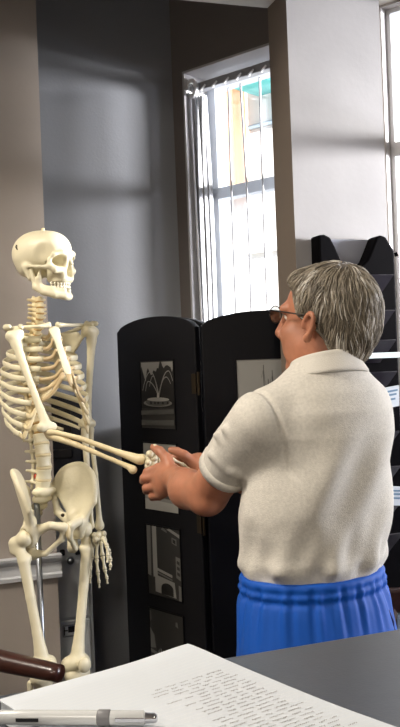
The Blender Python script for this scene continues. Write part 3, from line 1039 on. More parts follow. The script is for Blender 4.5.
# ---- chair right of the person, its dark back rail and pale back
def backchair():
    a = P(383, 601, 2.36)
    u = dirv(6); n = Vector((u.y, -u.x, 0))        # n towards the camera = facing direction of the seat
    zr = a.z
    root_c = a + u * 0.25 + n * 0.22; root_c.z = 0
    ch = thing('side_chair', 'dark wooden chair with a pale blue back, right of the person', 'chair', root_c)
    def cp(s_, d_, z): return Vector(((a + u * s_ + n * d_).x, (a + u * s_ + n * d_).y, z))
    MB().box(cp(0.24, 0, zr), (0.48, 0.030, 0.062), (u, n, Z3)).build('top_rail', 'wood2', ch, bevel=0.008, seg=3)
    MB().box(cp(0.24, 0.0, zr - 0.12), (0.42, 0.035, 0.17), (u, n, Z3)).build('back_pad', 'uph', ch, bevel=0.010, seg=3)
    for s_ in (0.02, 0.46):
        MB().tube([cp(s_, 0, zr - 0.02), cp(s_, 0, 0.45), cp(s_, -0.04, 0.0)], [0.018, 0.02, 0.016], 8).build('leg', 'wood2', ch, smooth=True)
        MB().tube([cp(s_, 0.42, 0.43), cp(s_, 0.43, 0.0)], [0.02, 0.015], 8).build('leg', 'wood2', ch, smooth=True)
    MB().box(cp(0.24, 0.21, 0.42), (0.46, 0.44, 0.05), (u, n, Z3)).build('seat_frame', 'wood2', ch, bevel=0.006)
    MB().box(cp(0.24, 0.22, 0.47), (0.44, 0.42, 0.05), (u, n, Z3)).build('seat', 'uph', ch, bevel=0.02, seg=3)
backchair()

# ---- brochure rack on the column
ru = pd; rn = -pn                          # rn towards the room
r0 = P(313, 237, 2.55); r1 = P(391, 237, 2.55)
zt = r0.z
face = c0
xl = (r0 - c0).dot(pd); 
k0 = 0.042; RW = 0.238
RD = 0.085
ZB = 0.72
rk0 = c0 + pd * k0 + rn * 0.002
rack = thing('brochure_rack', 'dark tiered brochure rack on the column behind the head', 'brochure rack', rk0 + pd * (RW / 2) + Z3 * ZB)
def rp(s_, d_, z):
    q = rk0 + pd * s_ + rn * d_
    return Vector((q.x, q.y, z))
MB().box(rp(RW / 2, 0.004, (zt - 0.004 + ZB) / 2), (RW - 0.01, 0.008, zt - 0.004 - ZB), (ru, rn, Z3)).build('back_plate', 'rackback', rack, bevel=0.002)
# side wings: front view silhouette with a curled top that leaves a valley between them
def wing(s0, s1, sg):
    w_ = abs(s1 - s0)
    prof = [(0.0, ZB)]
    top = [(0.0, zt), (0.25, zt + 0.002), (0.48, zt - 0.006), (0.66, zt - 0.030), (0.8, zt - 0.055), (0.93, zt - 0.075), (1.0, zt - 0.085)]
    poly = [(0.0, ZB)] + [(t * w_, z) for t, z in top] + [(w_, ZB)]
    b = MB()
    if sg > 0:
        b.prism(poly, rp(s0, 0.008, 0), ru, Z3, rn * 0.055)
    else:
        poly = [(0, ZB), (0, zt - .045), (.010, zt - .028), (.026, zt - .004), (.042, zt + .002), (.056, zt - .004), (.070, zt - .035), (.088, zt - .070), (.108, zt - .088), (.108, ZB)]
        b.prism(poly, rp(s1, 0.008, 0), -ru, Z3, rn * 0.055)
    return b.build('side_wing', 'rackside', rack, bevel=0.006, seg=3)
wing(0.0, 0.075, 1)
wing(RW - 0.105, RW, -1)
MB().tube([rp(RW + 0.004, 0.055, zt - 0.055), rp(RW + 0.012, 0.06, zt - 0.052)], 0.006, 8).build('knob', 'rackside', rack, smooth=True)
tiers = [P(372, y, 2.5).z for y in (286, 322, 352, 384, 410, 445, 480, 515, 548)]
for i, z in enumerate(tiers):
    b = MB()
    h_ = 0.062
    f0_ = [rp(0.06, 0.066, z - h_ / 2), rp(RW - 0.062, 0.066, z - h_ / 2), rp(RW - 0.032, 0.108, z + h_ / 2), rp(0.03, 0.108, z + h_ / 2)]
    dn = (f0_[1] - f0_[0]).cross(f0_[3] - f0_[0]).normalized() * 0.004
    b.add(f0_ + [q - dn for q in f0_], [(0, 1, 2, 3), (7, 6, 5, 4), (0, 4, 5, 1), (1, 5, 6, 2), (2, 6, 7, 3), (3, 7, 4, 0)])
    b.build('pocket', 'rackpocket', rack)
zz = P(380, 355.5, 2.45).z
b = MB(); b.box(rp(RW * 0.5 + 0.03, 0.116, zz), (RW + 0.03, 0.01, 0.016), (ru, rn, Z3)); lab(b.build('rack_strip', 'rack_white', rack, bevel=0.002), 'white strip across the rack')  # thin white strip across the rack front
def leaflet(px, py, w, h, label, tilt):
    d_ = 0.120
    e_ = P(px, py, 1.0) - Vector((0, 0, CAMZ)); o_ = Vector((0, 0, CAMZ))
    q = o_ + e_ * ((rp(0, d_, 0) - o_).dot(rn) / e_.dot(rn))
    s_ = (q - rk0).dot(pd)
    t = thing('leaflet', label, 'leaflet', rp(s_, d_, q.z - h / 2), 'leaflets in the rack')
    ux = (ru * math.cos(tilt) + Z3 * math.sin(tilt)); uz = (Z3 * math.cos(tilt) - ru * math.sin(tilt))
    uz = (uz + rn * 0.25).normalized(); un = ux.cross(uz)
    c = rp(s_, d_, q.z)
    MB().box(c, (w, h, 0.004), (ux, uz, un)).build('cover', 'brochure', t)
    b = MB()
    for k, zf in ((0, 0.30), (1, 0.12), (2, -0.1)):
        for sg in (1, -1):
            b.box(c + uz * (h * zf) + un * (0.0023 * sg), (w * (0.8 - 0.15 * k), h * 0.09, 0.0008), (ux, uz, un))
    b.build('print_band', 'broblue', t)
leaflet(391, 397, 0.05, 0.06, 'white leaflet with blue bands in the rack beside the shoulder', 0.12)
leaflet(396, 496, 0.05, 0.055, 'white leaflet in the rack beside the waist', -0.1)

# ================================================================== SKELETON
SKD = 2.5
SC = P(47, 375, SKD); SC = Vector((SC.x, SKD, 0))
Fs = Vector((0.60, -0.80, 0)); Ls = Vector((0.80, 0.60, 0))
def S(x, y, z):
    return SC + Fs * x + Ls * y + Z3 * z
def zpx(px, py, d=SKD):
    return P(px, py, d).z
SKAX = (Fs, Ls, Z3)
skel = thing('anatomical_skeleton', 'life-size ivory teaching skeleton reaching out one arm, hung on a steel pole', 'skeleton', S(-0.06, 0, 0))
HB = 0.0030

# ---- spine
sp = spline([S(-0.030, 0, zpx(39, 296)), S(-0.026, 0, zpx(39, 312)), S(-0.044, 0, zpx(38, 328)), S(-0.092, 0, zpx(33, 368)), S(-0.082, 0, zpx(36, 405)), S(-0.052, 0, zpx(41, 440)), S(-0.040, 0, zpx(44, 466)), S(-0.052, 0, zpx(46, 492))], 240)
def sp_len():
    acc = [0]
    for i in range(1, len(sp)):
        acc.append(acc[-1] + (sp[i] - sp[i - 1]).length)
    return acc
acc = sp_len()
def sp_at(t):
    L_ = t * acc[-1]
    i = max(1, min(len(sp) - 1, int(np.searchsorted(acc, L_))))
    u = (L_ - acc[i - 1]) / max(1e-9, acc[i] - acc[i - 1])
    return sp[i - 1].lerp(sp[i], u), (sp[i] - sp[i - 1]).normalized()
# heights of the 24 vertebrae, growing downward
hts = [0.0155] * 7 + [0.0205 + 0.0006 * i for i in range(12)] + [0.031, 0.032, 0.033, 0.033, 0.032]
tot = sum(hts)
sc_ = acc[-1] / tot
def vert_proto(kind):
    """vertebra in its own frame: x forward, y left, z up; centred on the body"""
    if kind == 'c':
        rx, ry, hz, sp_l, tp = 0.010, 0.012, 0.0055, 0.030, 0.026
    elif kind == 't':
        rx, ry, hz, sp_l, tp = 0.0135, 0.0145, 0.0085, 0.040, 0.030
    else:
        rx, ry, hz, sp_l, tp = 0.0185, 0.0235, 0.0125, 0.022, 0.036
    s_ = SDF((-sp_l - 0.035, -tp - 0.02, -0.05), (0.035, tp + 0.02, 0.03), 0.0021)
    # drum with a waist
    def drum(X, Y, Z):
        q = np.sqrt((X / rx) ** 2 + (Y / ry) ** 2)
        waist = 0.88 + 0.12 * (np.abs(Z) / hz) ** 2
        d = (q - waist) * rx
        return np.maximum(d, np.abs(Z) - hz)
    s_.apply((-rx, -ry, -hz), (rx, ry, hz), drum, 0.0)
    for y in (-1, 1):
        s_.cone((-rx * 0.7, y * ry * 0.6, 0.002), (-rx * 1.7, y * ry * 0.8, 0.001), 0.0045, k=0.004)        # pedicle
        s_.cone((-rx * 1.6, y * ry * 0.85, 0.001), (-rx * 1.9, y * tp, 0.003), 0.0046, 0.0036, k=0.004)      # transverse process
        s_.cone((-rx * 1.7, y * ry * 0.8, 0.0), (-rx * 2.4, 0, -0.003), 0.0042, k=0.004)                      # lamina
        s_.cone((-rx * 1.7, y * ry * 0.75, hz * 1.5), (-rx * 1.8, y * ry * 0.75, -hz * 1.5), 0.0045, k=0.004) # facet column
    dz = {'c': -0.010, 't': -0.022, 'l': -0.006}[kind]
    s_.cone((-rx * 2.2, 0, -0.002), (-rx - sp_l * 0.95, 0, dz), 0.005, 0.0045 if kind != 'l' else 0.006, k=0.005)
    if kind == 'l':
        s_.cone((-rx - sp_l * 0.8, 0, dz + 0.006), (-rx - sp_l * 0.8, 0, dz - 0.010), 0.0045, k=0.004)
    me_ = s_.mesh('vertebra')
    me_.materials.append(MT['bone_warm' if kind != 'l' else 'bone'])
    me_.polygons.foreach_set('use_smooth', [True] * len(me_.polygons))
    return me_, (rx, ry, hz)
protos = {k: vert_proto(k) for k in 'ctl'}
acc_h = 0
VERT = []
for i, h in enumerate(hts):
    kind = 'c' if i < 7 else ('t' if i < 19 else 'l')
    t_mid = (acc_h + h / 2) / tot
    pos, tan = sp_at(t_mid)
    tan = -tan
    me_, (rx, ry, hz) = protos[kind]
    o = bpy.data.objects.new('vertebra', me_)
    C.objects.link(o)
    x_ = (Fs - tan * Fs.dot(tan)).normalized()
    y_ = tan.cross(x_)
    grow = (h * sc_ * 0.40) / hz
    sx = {'c': 1.0, 't': 0.85 + 0.03 * (i - 7), 'l': 1.0}[kind]
    Mx = Matrix((x_ * sx, y_ * sx, tan * grow)).transposed().to_4x4()
    Mx.translation = pos
    o.parent = skel
    o.matrix_parent_inverse = skel.matrix_basis.inverted()
    o.matrix_basis = Mx
    VERT.append((pos, tan, kind, rx * sx, ry * sx))
    acc_h += h
    if i < 23:
        pb, tb_ = sp_at(acc_h / tot)
        nk = 'c' if i < 6 else ('t' if i < 18 else 'l')
        d = MB()
        hh = h * sc_ * 0.13
        ax_ = (Fs - tb_ * Fs.dot(tb_)).normalized()
        d.tube([pb - tb_ * hh, pb, pb + tb_ * hh], [rx * sx * 0.94, rx * sx * 1.03, rx * sx * 0.94], 14, flat=(1, ry / rx), ref=ax_)
        d.build('spinal_disc', 'disc' if i < 19 else 'bone_warm', skel, smooth=True)
# slipped red disc low in the back
p_, t_ = sp_at(0.93)
b = MB(); b.ball(p_ - Fs * 0.021 + Ls * -0.013, (0.006, 0.006, 0.009), ax=SKAX); lab(b.build('disc_bulge', 'red', skel, smooth=True), 'red bulging disc low on the spine')

# ---- ribs
a_i = [.052, .074, .092, .103, .110, .115, .118, .118, .115, .109, .098, .085]
b_i = [.050, .066, .078, .086, .092, .095, .097, .097, .095, .090, .080, .066]
drop = [.012, .022, .030, .036, .042, .050, .060, .070, .078, .082, .060, .035]
endth = [.88, .88, .88, .86, .84, .80, .77, .72, .68, .62, .50, .34]   # bony end as a fraction of the half turn
st_top = S(0.048, 0, zpx(55, 328)); st_mid = S(0.082, 0, zpx(63, 350)); st_bot = S(0.124, 0, zpx(73, 374))
def st_at(t):
    return st_top.lerp(st_bot, t)
rib_end = {}
for i in range(12):
    pos, tan, kind, rx, ry = VERT[7 + i]
    base = pos - Fs * 0.014 + Z3 * 0.008
    loc0 = (base - SC)
    bx = loc0.dot(Fs)
    for sgn in (-1, 1):
        def rib_pt(th):
            q = th * math.pi
            y = sgn * (0.010 + (a_i[i] - 0.010) * (math.sin(q) ** 0.85 if th < 0.5 else math.sin(q)))
            x = bx + b_i[i] * (1 - math.cos(q)) - 0.030 * math.sin(min(q * 2.2, math.pi))
            z = base.z - drop[i] * (0.5 * (1 - math.cos(q))) ** 0.8 - 0.006 * math.sin(q)
            return S(x, y, z)
        n = 26
        ths = [0.03 + (endth[i] - 0.03) * k / n for k in range(n + 1)]
        pts = [rib_pt(t) for t in ths]
        r_ = 0.0064 if i > 0 else 0.0075
        rs = [r_ * (0.75 + 0.25 * min(1, k / 4)) for k in range(n)] + [r_ * 1.08]
        if i >= 10:
            rs = [r_ * (1.0 - 0.45 * k / n) for k in range(n + 1)]
        MB().tube(pts, rs, 10, flat=(1.22, 0.50), ref=Z3).build('rib', 'bone', skel, smooth=True)
        rib_end[(i, sgn)] = (pts[-1], (pts[-1] - pts[-2]).normalized())
# costal cartilage
for i in range(10):
    for sgn in (-1, 1):
        e, d = rib_end[(i, sgn)]
        if i < 7:
            tgt = st_at([0.05, 0.24, 0.47, 0.69, 0.88, 0.96, 1.0][i]) + Ls * (sgn * 0.013)
            mid = (e + d * 0.02).lerp(tgt, 0.5) - Z3 * (0.002 + 0.0015 * i)
            pts = spline([e, e + d * 0.012, mid, tgt], 14)
        else:
            e2, d2 = rib_end[(6, sgn)]
            tgt = [None] * 7 + [0.45, 0.30, 0.16]
            q = S(0.085 - 0.012 * (i - 7), sgn * (0.030 + 0.020 * (i - 7)), st_bot.z - 0.028 - 0.022 * (i - 7))
            pts = spline([e, e + d * 0.015, q + (e - q) * 0.35 - Z3 * 0.004, q, S(0.098, sgn * 0.012, st_bot.z - 0.004 - 0.002 * (i - 7))], 20)
        n = len(pts)
        MB().tube(pts, [0.0062 - 0.0012 * (k / n) for k in range(n)], 8, flat=(1.0, 0.6), ref=Z3).build('costal_cartilage', 'cart' if i < 7 else 'bone_warm', skel, smooth=True)
# sternum
w_st = [0.019, 0.018, 0.0105, 0.0100, 0.011, 0.012, 0.0125, 0.009]
pts = [st_top + Z3 * 0.004, st_at(0.12), st_at(0.28), st_at(0.45), st_at(0.62), st_at(0.8), st_at(0.94), st_at(1.02)]
MB().tube(pts, w_st, 14, flat=(1.0, 0.34), ref=Ls).build('sternum', 'bone', skel, smooth=True, subsurf=1)
MB().tube([st_at(1.0), st_at(1.08) - Z3 * .004, st_at(1.16) - Z3 * .012], [0.009, 0.008, 0.003], 10, flat=(1, .45), ref=Ls).build('xiphoid', 'cart', skel, smooth=True)

# ---- long bones
def bone(name, pts, rs, lumps=(), h=HB, k=0.008, mt='bone', subs=()):
    pts = [Vector(p) for p in pts]
    allp = pts + [Vector(l[0]) for l in lumps]
    lo, hi = bounds(allp, max(max(rs), max([l[1] for l in lumps] or [0])) + 0.012)
    s_ = SDF(lo, hi, h)
    s_.chain(pts, rs, k)
    for l in lumps:
        s_.ell(l[0], (l[1],) * 3 if not isinstance(l[1], tuple) else l[1], k=k)
    for l in subs:
        s_.ell(l[0], (l[1],) * 3, k=0.004, mode='sub')
    return s_.build(name, mt, skel, blur=1)

rs_j = P(13, 336, 2.42)     # right shoulder ball
re_j = P(47, 427, 2.36)     # right elbow
rw_j = P(143, 461, 2.29)    # right wrist (thumb side)
ls_j = P(92, 332, 2.60)     # left shoulder
le_j = P(87, 424, 2.60)
lw_j = P(97, 526, 2.56)
def lerp(a, c, t): return a.lerp(c, t)
def humerus(sh, el, inner, fwd):
    ax_ = (el - sh).normalized()
    lat = (Ls * inner).normalized()
    return bone('humerus',
                [sh + ax_ * 0.0, lerp(sh, el, .10), lerp(sh, el, .22), lerp(sh, el, .55), lerp(sh, el, .82), lerp(sh, el, .95)],
                [0.017, 0.0145, 0.0115, 0.0095, 0.0105, 0.0135],
                lumps=[(sh + lat * 0.012 + Z3 * 0.006, 0.0185), (sh - lat * 0.010, 0.012), (el + lat * 0.016, 0.0122), (el - lat * 0.016, 0.0128), (el, 0.0125)])
humerus(rs_j, re_j, 1, 1)
humerus(ls_j, le_j, -1, 1)
# right forearm: radius on top, ulna below
ulw = P(134, 469, 2.30)
bone('radius', [re_j + Vector((0.004, -0.004, -0.014)), lerp(re_j, rw_j, .10) + Z3 * -0.006, lerp(re_j, rw_j, .35) + Z3 * 0.001, lerp(re_j, rw_j, .75), rw_j - (rw_j - re_j) * 0.04], [0.0095, 0.0072, 0.0072, 0.0078, 0.0135],
     lumps=[(rw_j + Z3 * 0.005, 0.0125)], mt='bone_warm')
bone('ulna', [re_j + Vector((-0.008, 0.006, 0.004)), re_j + Vector((0.006, 0.004, -0.022)), lerp(re_j, ulw, .35) - Z3 * 0.009, lerp(re_j, ulw, .75) - Z3 * 0.003, ulw], [0.0125, 0.0115, 0.0075, 0.0062, 0.0085],
     lumps=[(ulw + Vector((-0.004, 0, -0.004)), 0.0095)], mt='bone_warm')
# left forearm hangs
lat = Ls
bone('radius', [le_j + lat * 0.013 - Z3 * 0.016, le_j + lat * 0.012 - Z3 * 0.04, lerp(le_j, lw_j, .5) + lat * 0.012, lw_j + lat * 0.008 + Z3 * 0.02, lw_j + lat * 0.006], [0.0100, 0.0072, 0.0075, 0.0085, 0.0130], lumps=[(lw_j + lat * 0.010, 0.012)])
bone('ulna', [le_j - lat * 0.006 + Z3 * 0.008, le_j - lat * 0.008 - Z3 * 0.03, lerp(le_j, lw_j, .5) - lat * 0.014, lw_j - lat * 0.016 + Z3 * 0.01, lw_j - lat * 0.016], [0.0135, 0.0110, 0.0075, 0.0062, 0.0080])

# ---- hands
def finger_bones(root, name, pts, r0_):
    """pts = joints from carpus outward: metacarpal + phalanges, each a mesh of its own"""
    for i in range(len(pts) - 1):
        a, c = Vector(pts[i]), Vector(pts[i + 1])
        d = (c - a)
        ra = r0_ * (1.0 - 0.13 * i)
        rs = [ra * 1.05, ra * 1.15, ra * 0.72, ra * 0.62, ra * 0.70, ra * 1.08, ra * 0.8]
        ts = [0.02, 0.10, 0.28, 0.5, 0.72, 0.90, 0.98]
        if i == len(pts) - 2:
            rs = [ra * 1.0, ra * 1.05, ra * 0.68, ra * 0.55, ra * 0.6, ra * 0.85, ra * 0.4]
        MB().tube([a + d * t for t in ts], rs, 8).build('metacarpal' if i == 0 else 'phalanx', 'bone', root, smooth=True)
def carpals(root, c, ux, uy, uz, spread, rr_):
    rnd_ = random.Random(3)
    for j in range(2):
        for k in range(4):
            q = c + uy * ((k - 1.5) * spread * (1 if j else 0.9)) + ux * (j * spread * 1.1) + uz * (0.003 * (1 if (j + k) % 2 else -1))
            s_ = SDF(q - Vector((.014,) * 3), q + Vector((.014,) * 3), 0.0016)
            s_.ell(q, (rr_ * rnd_.uniform(.85, 1.1), rr_ * rnd_.uniform(.9, 1.15), rr_ * rnd_.uniform(.85, 1.1)))
            s_.ell(q + Vector((rnd_.uniform(-1, 1), rnd_.uniform(-1, 1), rnd_.uniform(-1, 1))).normalized() * rr_ * 0.5, (rr_ * .7,) * 3, k=0.003)
            link('carpal', s_.mesh('carpal'), 'bone', root)
# left hand, hanging, back of the hand outward
lh = thing('hand', '', '', lw_j)
lh.name = 'hand'
for k_ in ('label', 'category'):
    del lh[k_]
def part_empty(o, parent):
    o.parent = parent
    o.matrix_parent_inverse = parent.matrix_basis.inverted()
part_empty(lh, skel)
bpy.context.view_layer.update()
PARW = {}
_link = link
def link(name, me, m=None, parent=None, smooth=True):
    o = _link(name, me, m, None, smooth)
    if parent is not None:
        o.parent = parent
        o.matrix_parent_inverse = parent.matrix_world.inverted()
    return o
d_ = 2.55
cl = P(99, 538, d_)
dn = (P(100, 560, d_) - P(98, 535, d_)).normalized()
sd_ = (Ls * 0.9 + Fs * -0.1).normalized()
carpals(lh, cl + Z3 * 0.010, dn, sd_, Fs, 0.0105, 0.0092)
def hp(lst, dd=2.55):
    return [P(x, y, dd + e) for x, y, e in lst]
finger_bones(lh, 'i', hp([(104, 539, -.02), (109, 552, -.03), (110.5, 560, -.035), (110.5, 566, -.04), (110, 570, -.04)]), 0.0068)
finger_bones(lh, 'm', hp([(101, 541, 0), (102.5, 556, -.005), (105, 570, -.01), (107, 578, -.012), (107.5, 584, -.014)]), 0.0068)
finger_bones(lh, 'r', hp([(97, 542, .012), (96.5, 559, .01), (98, 573, .005), (99, 582, .0), (99.5, 588, .0)]), 0.0066)
finger_bones(lh, 'p', hp([(94, 541, .02), (91.5, 558, .02), (90.5, 568, .02), (90.5, 577, .02), (90, 584, .02)]), 0.006)
finger_bones(lh, 't', hp([(103, 538, -.03), (107, 546, -.05), (108, 556, -.06), (107, 563, -.065)]), 0.006)
# right hand, clasped
rh = bpy.data.objects.new('hand', None); C.objects.link(rh); rh.location = rw_j; part_empty(rh, skel)
bpy.context.view_layer.update()
fx = (P(175, 466, 2.31) - rw_j).normalized()
fz = (Z3 - fx * fx.z).normalized()
cs_ = P(149, 460, 2.27)
carpals(rh, cs_, fx, fz, Vector((0, -1, 0)), 0.0118, 0.0092)
finger_bones(rh, 'i', [P(157, 455, 2.29), P(172, 459, 2.32), P(184, 465, 2.335), P(191, 470, 2.34), P(195, 473, 2.345)], 0.006)
finger_bones(rh, 'm', [P(157, 460, 2.29), P(173, 465, 2.32), P(185, 470, 2.335), P(192, 475, 2.34), P(196, 478, 2.345)], 0.006)
finger_bones(rh, 'r', [P(157, 465, 2.29), P(172, 471, 2.32), P(183, 477, 2.335), P(189, 481, 2.34), P(192, 484, 2.345)], 0.0057)
finger_bones(rh, 'p', [P(156, 469, 2.29), P(169, 476, 2.32), P(178, 482, 2.335), P(184, 486, 2.34), P(187, 488, 2.345)], 0.005)
finger_bones(rh, 't', [P(152, 453, 2.28), P(161, 451, 2.30), P(169, 456, 2.32), P(175, 460, 2.33)], 0.006)

# ---- shoulder girdle
ct = st_top + Z3 * 0.004
def clav(sgn, sh):
    a = ct + Ls * (sgn * 0.012) + Z3 * 0.003
    e = sh + Z3 * 0.016 - Fs * 0.012 + Ls * (sgn * 0.004)
    m1 = a.lerp(e, 0.33) + Fs * 0.014
    m2 = a.lerp(e, 0.70) - Fs * 0.012 + Z3 * 0.004
    pts = spline([a, m1, m2, e], 16)
    MB().tube(pts, [0.0095, .008, .0068, .006, .0058, .0056, .0055, .0055, .0056, .0056, .0057, .006, .0065, .007, .0076, .008, .006], 10, flat=(0.9, 1.1), ref=Z3).build('clavicle', 'bone', skel, smooth=True)
clav(-1, rs_j); clav(1, ls_j)
def scap(sgn, sh):
    lo, hi = bounds([sh, sh + Ls * (-sgn * 0.11) - Fs * 0.12 - Z3 * 0.17, sh + Z3 * 0.04], 0.04)
    s_ = SDF(lo, hi, 0.003)
    gl = sh - Ls * (sgn * 0.020) - Fs * 0.004
    sup = sh - Ls * (sgn * 0.080) - Fs * 0.085 - Z3 * 0.004
    inf = sh - Ls * (sgn * 0.070) - Fs * 0.090 - Z3 * 0.125
    nrm_ = (sup - gl).cross(inf - gl).normalized()
    # blade
    for w in np.linspace(0, 1, 12):
        e = sup.lerp(inf, w)
        s_.cone(gl.lerp(e, 0.25), e, 0.0042, 0.0035, k=0.006)
    s_.cone(gl, inf, 0.006, 0.005, k=0.005)
    s_.cone(sup, inf, 0.0045, 0.005, k=0.004)
    s_.ell(gl, (0.013,) * 3, k=0.006)
    acr = sh + Z3 * 0.024 - Fs * 0.006 + Ls * (sgn * 0.012)
    spn = sh - Ls * (sgn * 0.085) - Fs * 0.082 - Z3 * 0.012
    s_.chain([spn, spn.lerp(acr, 0.6) - Fs * 0.008, acr - Fs * 0.01, acr + Fs * 0.010], [0.005, 0.006, 0.0085, 0.008], k=0.005)
    s_.chain([gl + Z3 * 0.014, gl + Z3 * 0.026 + Fs * 0.010, gl + Z3 * 0.020 + Fs * 0.030 + Ls * (sgn * 0.006)], [0.007, 0.0065, 0.006], k=0.004)
    s_.build('scapula', 'bone', skel, blur=1)
scap(-1, rs_j); scap(1, ls_j)

# ---- pelvis
PC = P(52, 505, SKD); PC = Vector((PC.x, PC.y, 0))
def Q(x, y, z):
    return PC + Fs * x + Ls * y + Z3 * z
zc = zpx(62, 469); zas = zpx(93, 500); zac = zpx(30, 533); zsy = zpx(66, 524); zis = zpx(42, 553)
def hip(sg):
    lo, hi = bounds([Q(-0.09, sg * 0.03, zis), Q(0.10, sg * 0.16, zc + 0.01), Q(0.09, 0, zc)], 0.035)
    s_ = SDF(lo, hi, HB)
    acet = Q(0.018, (0.072 if sg > 0 else -0.082), zac + 0.004)
    # wing: fan of bars from above the socket to the curving crest
    crest = spline([Q(-0.072, sg * 0.042, zc - 0.055), Q(-0.058, sg * 0.070, zc - 0.010), Q(-0.020, sg * 0.105, zc + 0.004), Q(0.022, sg * 0.116, zc - 0.018), Q(0.050, sg * 0.110, zc - 0.055), Q(0.062, sg * 0.100, zas - 0.008)], 30)
    root = acet + Z3 * 0.035 - Fs * 0.012 - Ls * (sg * 0.012)
    for i_, c_ in enumerate(crest):
        s_.cone(root, c_, 0.0085, 0.0048, k=0.006)
    s_.chain(crest, [0.0065] * len(crest), k=0.003)
    rootf = acet + Z3 * 0.020 + Fs * 0.020
    for c_ in crest[14:]:
        s_.cone(rootf, c_, 0.0085, 0.0048, k=0.006)
    s_.cone(rootf, acet, 0.014, 0.022, k=0.01)
    s_.ell(acet, (0.030, 0.026, 0.032), ax=SKAX, k=0.012)
    s_.cone(root, acet, 0.016, 0.022, k=0.01)
    # notch to sacrum
    s_.cone(Q(-0.072, sg * 0.040, zc - 0.06), Q(-0.055, sg * 0.046, zac + 0.045), 0.010, 0.010, k=0.008)
    s_.cone(Q(-0.055, sg * 0.046, zac + 0.045), acet - Fs * 0.01, 0.011, 0.018, k=0.01)
    # pubis
    s_.chain([acet + Fs * 0.012 + Z3 * 0.010 - Ls * (sg * 0.01), Q(0.070, sg * 0.045, zsy + 0.012), Q(0.082, sg * 0.010, zsy + 0.004)], [0.016, 0.011, 0.013], k=0.008)
    s_.cone(Q(0.082, sg * 0.010, zsy + 0.004), Q(0.074, sg * 0.012, zsy - 0.030), 0.010, 0.008, k=0.006)
    s_.chain([Q(0.074, sg * 0.012, zsy - 0.028), Q(0.040, sg * 0.045, zis + 0.010), Q(0.000, sg * 0.062, zis + 0.006)], [0.0075, 0.0075, 0.014], k=0.006)
    s_.chain([acet - Fs * 0.018 - Z3 * 0.012 - Ls * (sg * 0.008), Q(-0.016, sg * 0.068, zis + 0.030), Q(-0.004, sg * 0.062, zis + 0.004)], [0.016, 0.014, 0.0165], k=0.008)
    # socket
    s_.ell(acet + Ls * (sg * 0.020) + Fs * 0.006 - Z3 * 0.004, (0.025,) * 3, mode='sub', k=0.003)
    o_ = s_.build('hip_bone', 'bone', skel, blur=1)
    return acet
ac_r = hip(-1); ac_l = hip(1)
s_ = SDF(*bounds([Q(-0.03, -0.06, zsy), Q(-0.11, 0.06, zc)], 0.03), HB)
for i_ in range(5):
    z = zpx(46, 490) - 0.022 * i_
    s_.ell(Q(-0.045 - 0.012 * i_ - 0.002 * i_ * i_, 0, z - 0.008), (0.016 - 0.0012 * i_, 0.038 - 0.006 * i_, 0.015), ax=SKAX, k=0.008)
s_.cone(Q(-0.105, 0, zpx(46, 490) - 0.105), Q(-0.10, 0, zpx(46, 490) - 0.135), 0.011, 0.005, k=0.006)
for i_ in range(4):
    for sg in (-1, 1):
        s_.ell(Q(-0.032 - 0.012 * i_, sg * (0.022 - 0.003 * i_), zpx(46, 490) - 0.018 - 0.022 * i_), (0.010, 0.0045, 0.0045), ax=SKAX, mode='sub', k=0.002)
s_.build('sacrum', 'bone', skel, blur=1)
MB().ball(Q(0.088, 0, zsy - 0.010), (0.008, 0.008, 0.020), ax=SKAX).build('pubic_cartilage', 'bone_warm', skel, smooth=True)
# nut on the wing where it is pinned
q = P(62, 515, 2.50)
MB().ball(q - Fs * -0.004, 0.0055).build('pin', 'brass', skel, smooth=True)

# ---- legs
kn_r = P(43, 664, 2.40); kn_l = P(77, 662, 2.47)
def femur(ac, kn, sg):
    head = ac + Ls * (sg * 0.014) + Fs * 0.004 - Z3 * 0.004
    tro = head + Ls * (sg * 0.020) - Z3 * 0.014 - Fs * 0.024
    sh0 = head + Ls * (sg * 0.006) - Z3 * 0.060 + Fs * 0.000
    c0_ = kn + Ls * 0.020 - Z3 * 0.004; c1_ = kn - Ls * 0.020 - Z3 * 0.004
    return bone('femur', [head, head.lerp(tro, 0.75), sh0, sh0.lerp(kn, .35), sh0.lerp(kn, .70), sh0.lerp(kn, .88), kn],
                [0.018, 0.0135, 0.0160, 0.0135, 0.0138, 0.0175, 0.022],
                lumps=[(head, 0.0225), (tro, 0.0165), (tro - Z3 * 0.02, 0.014), (head.lerp(sh0, 0.9) - Ls * (sg * 0.012), 0.011),
                       (c0_ - Fs * 0.008, 0.0225), (c1_ - Fs * 0.008, 0.0225), (kn + Fs * 0.012 + Ls * 0.012, 0.016), (kn + Fs * 0.012 - Ls * 0.012, 0.016)], k=0.010)
femur(ac_r, kn_r, -1); femur(ac_l, kn_l, 1)
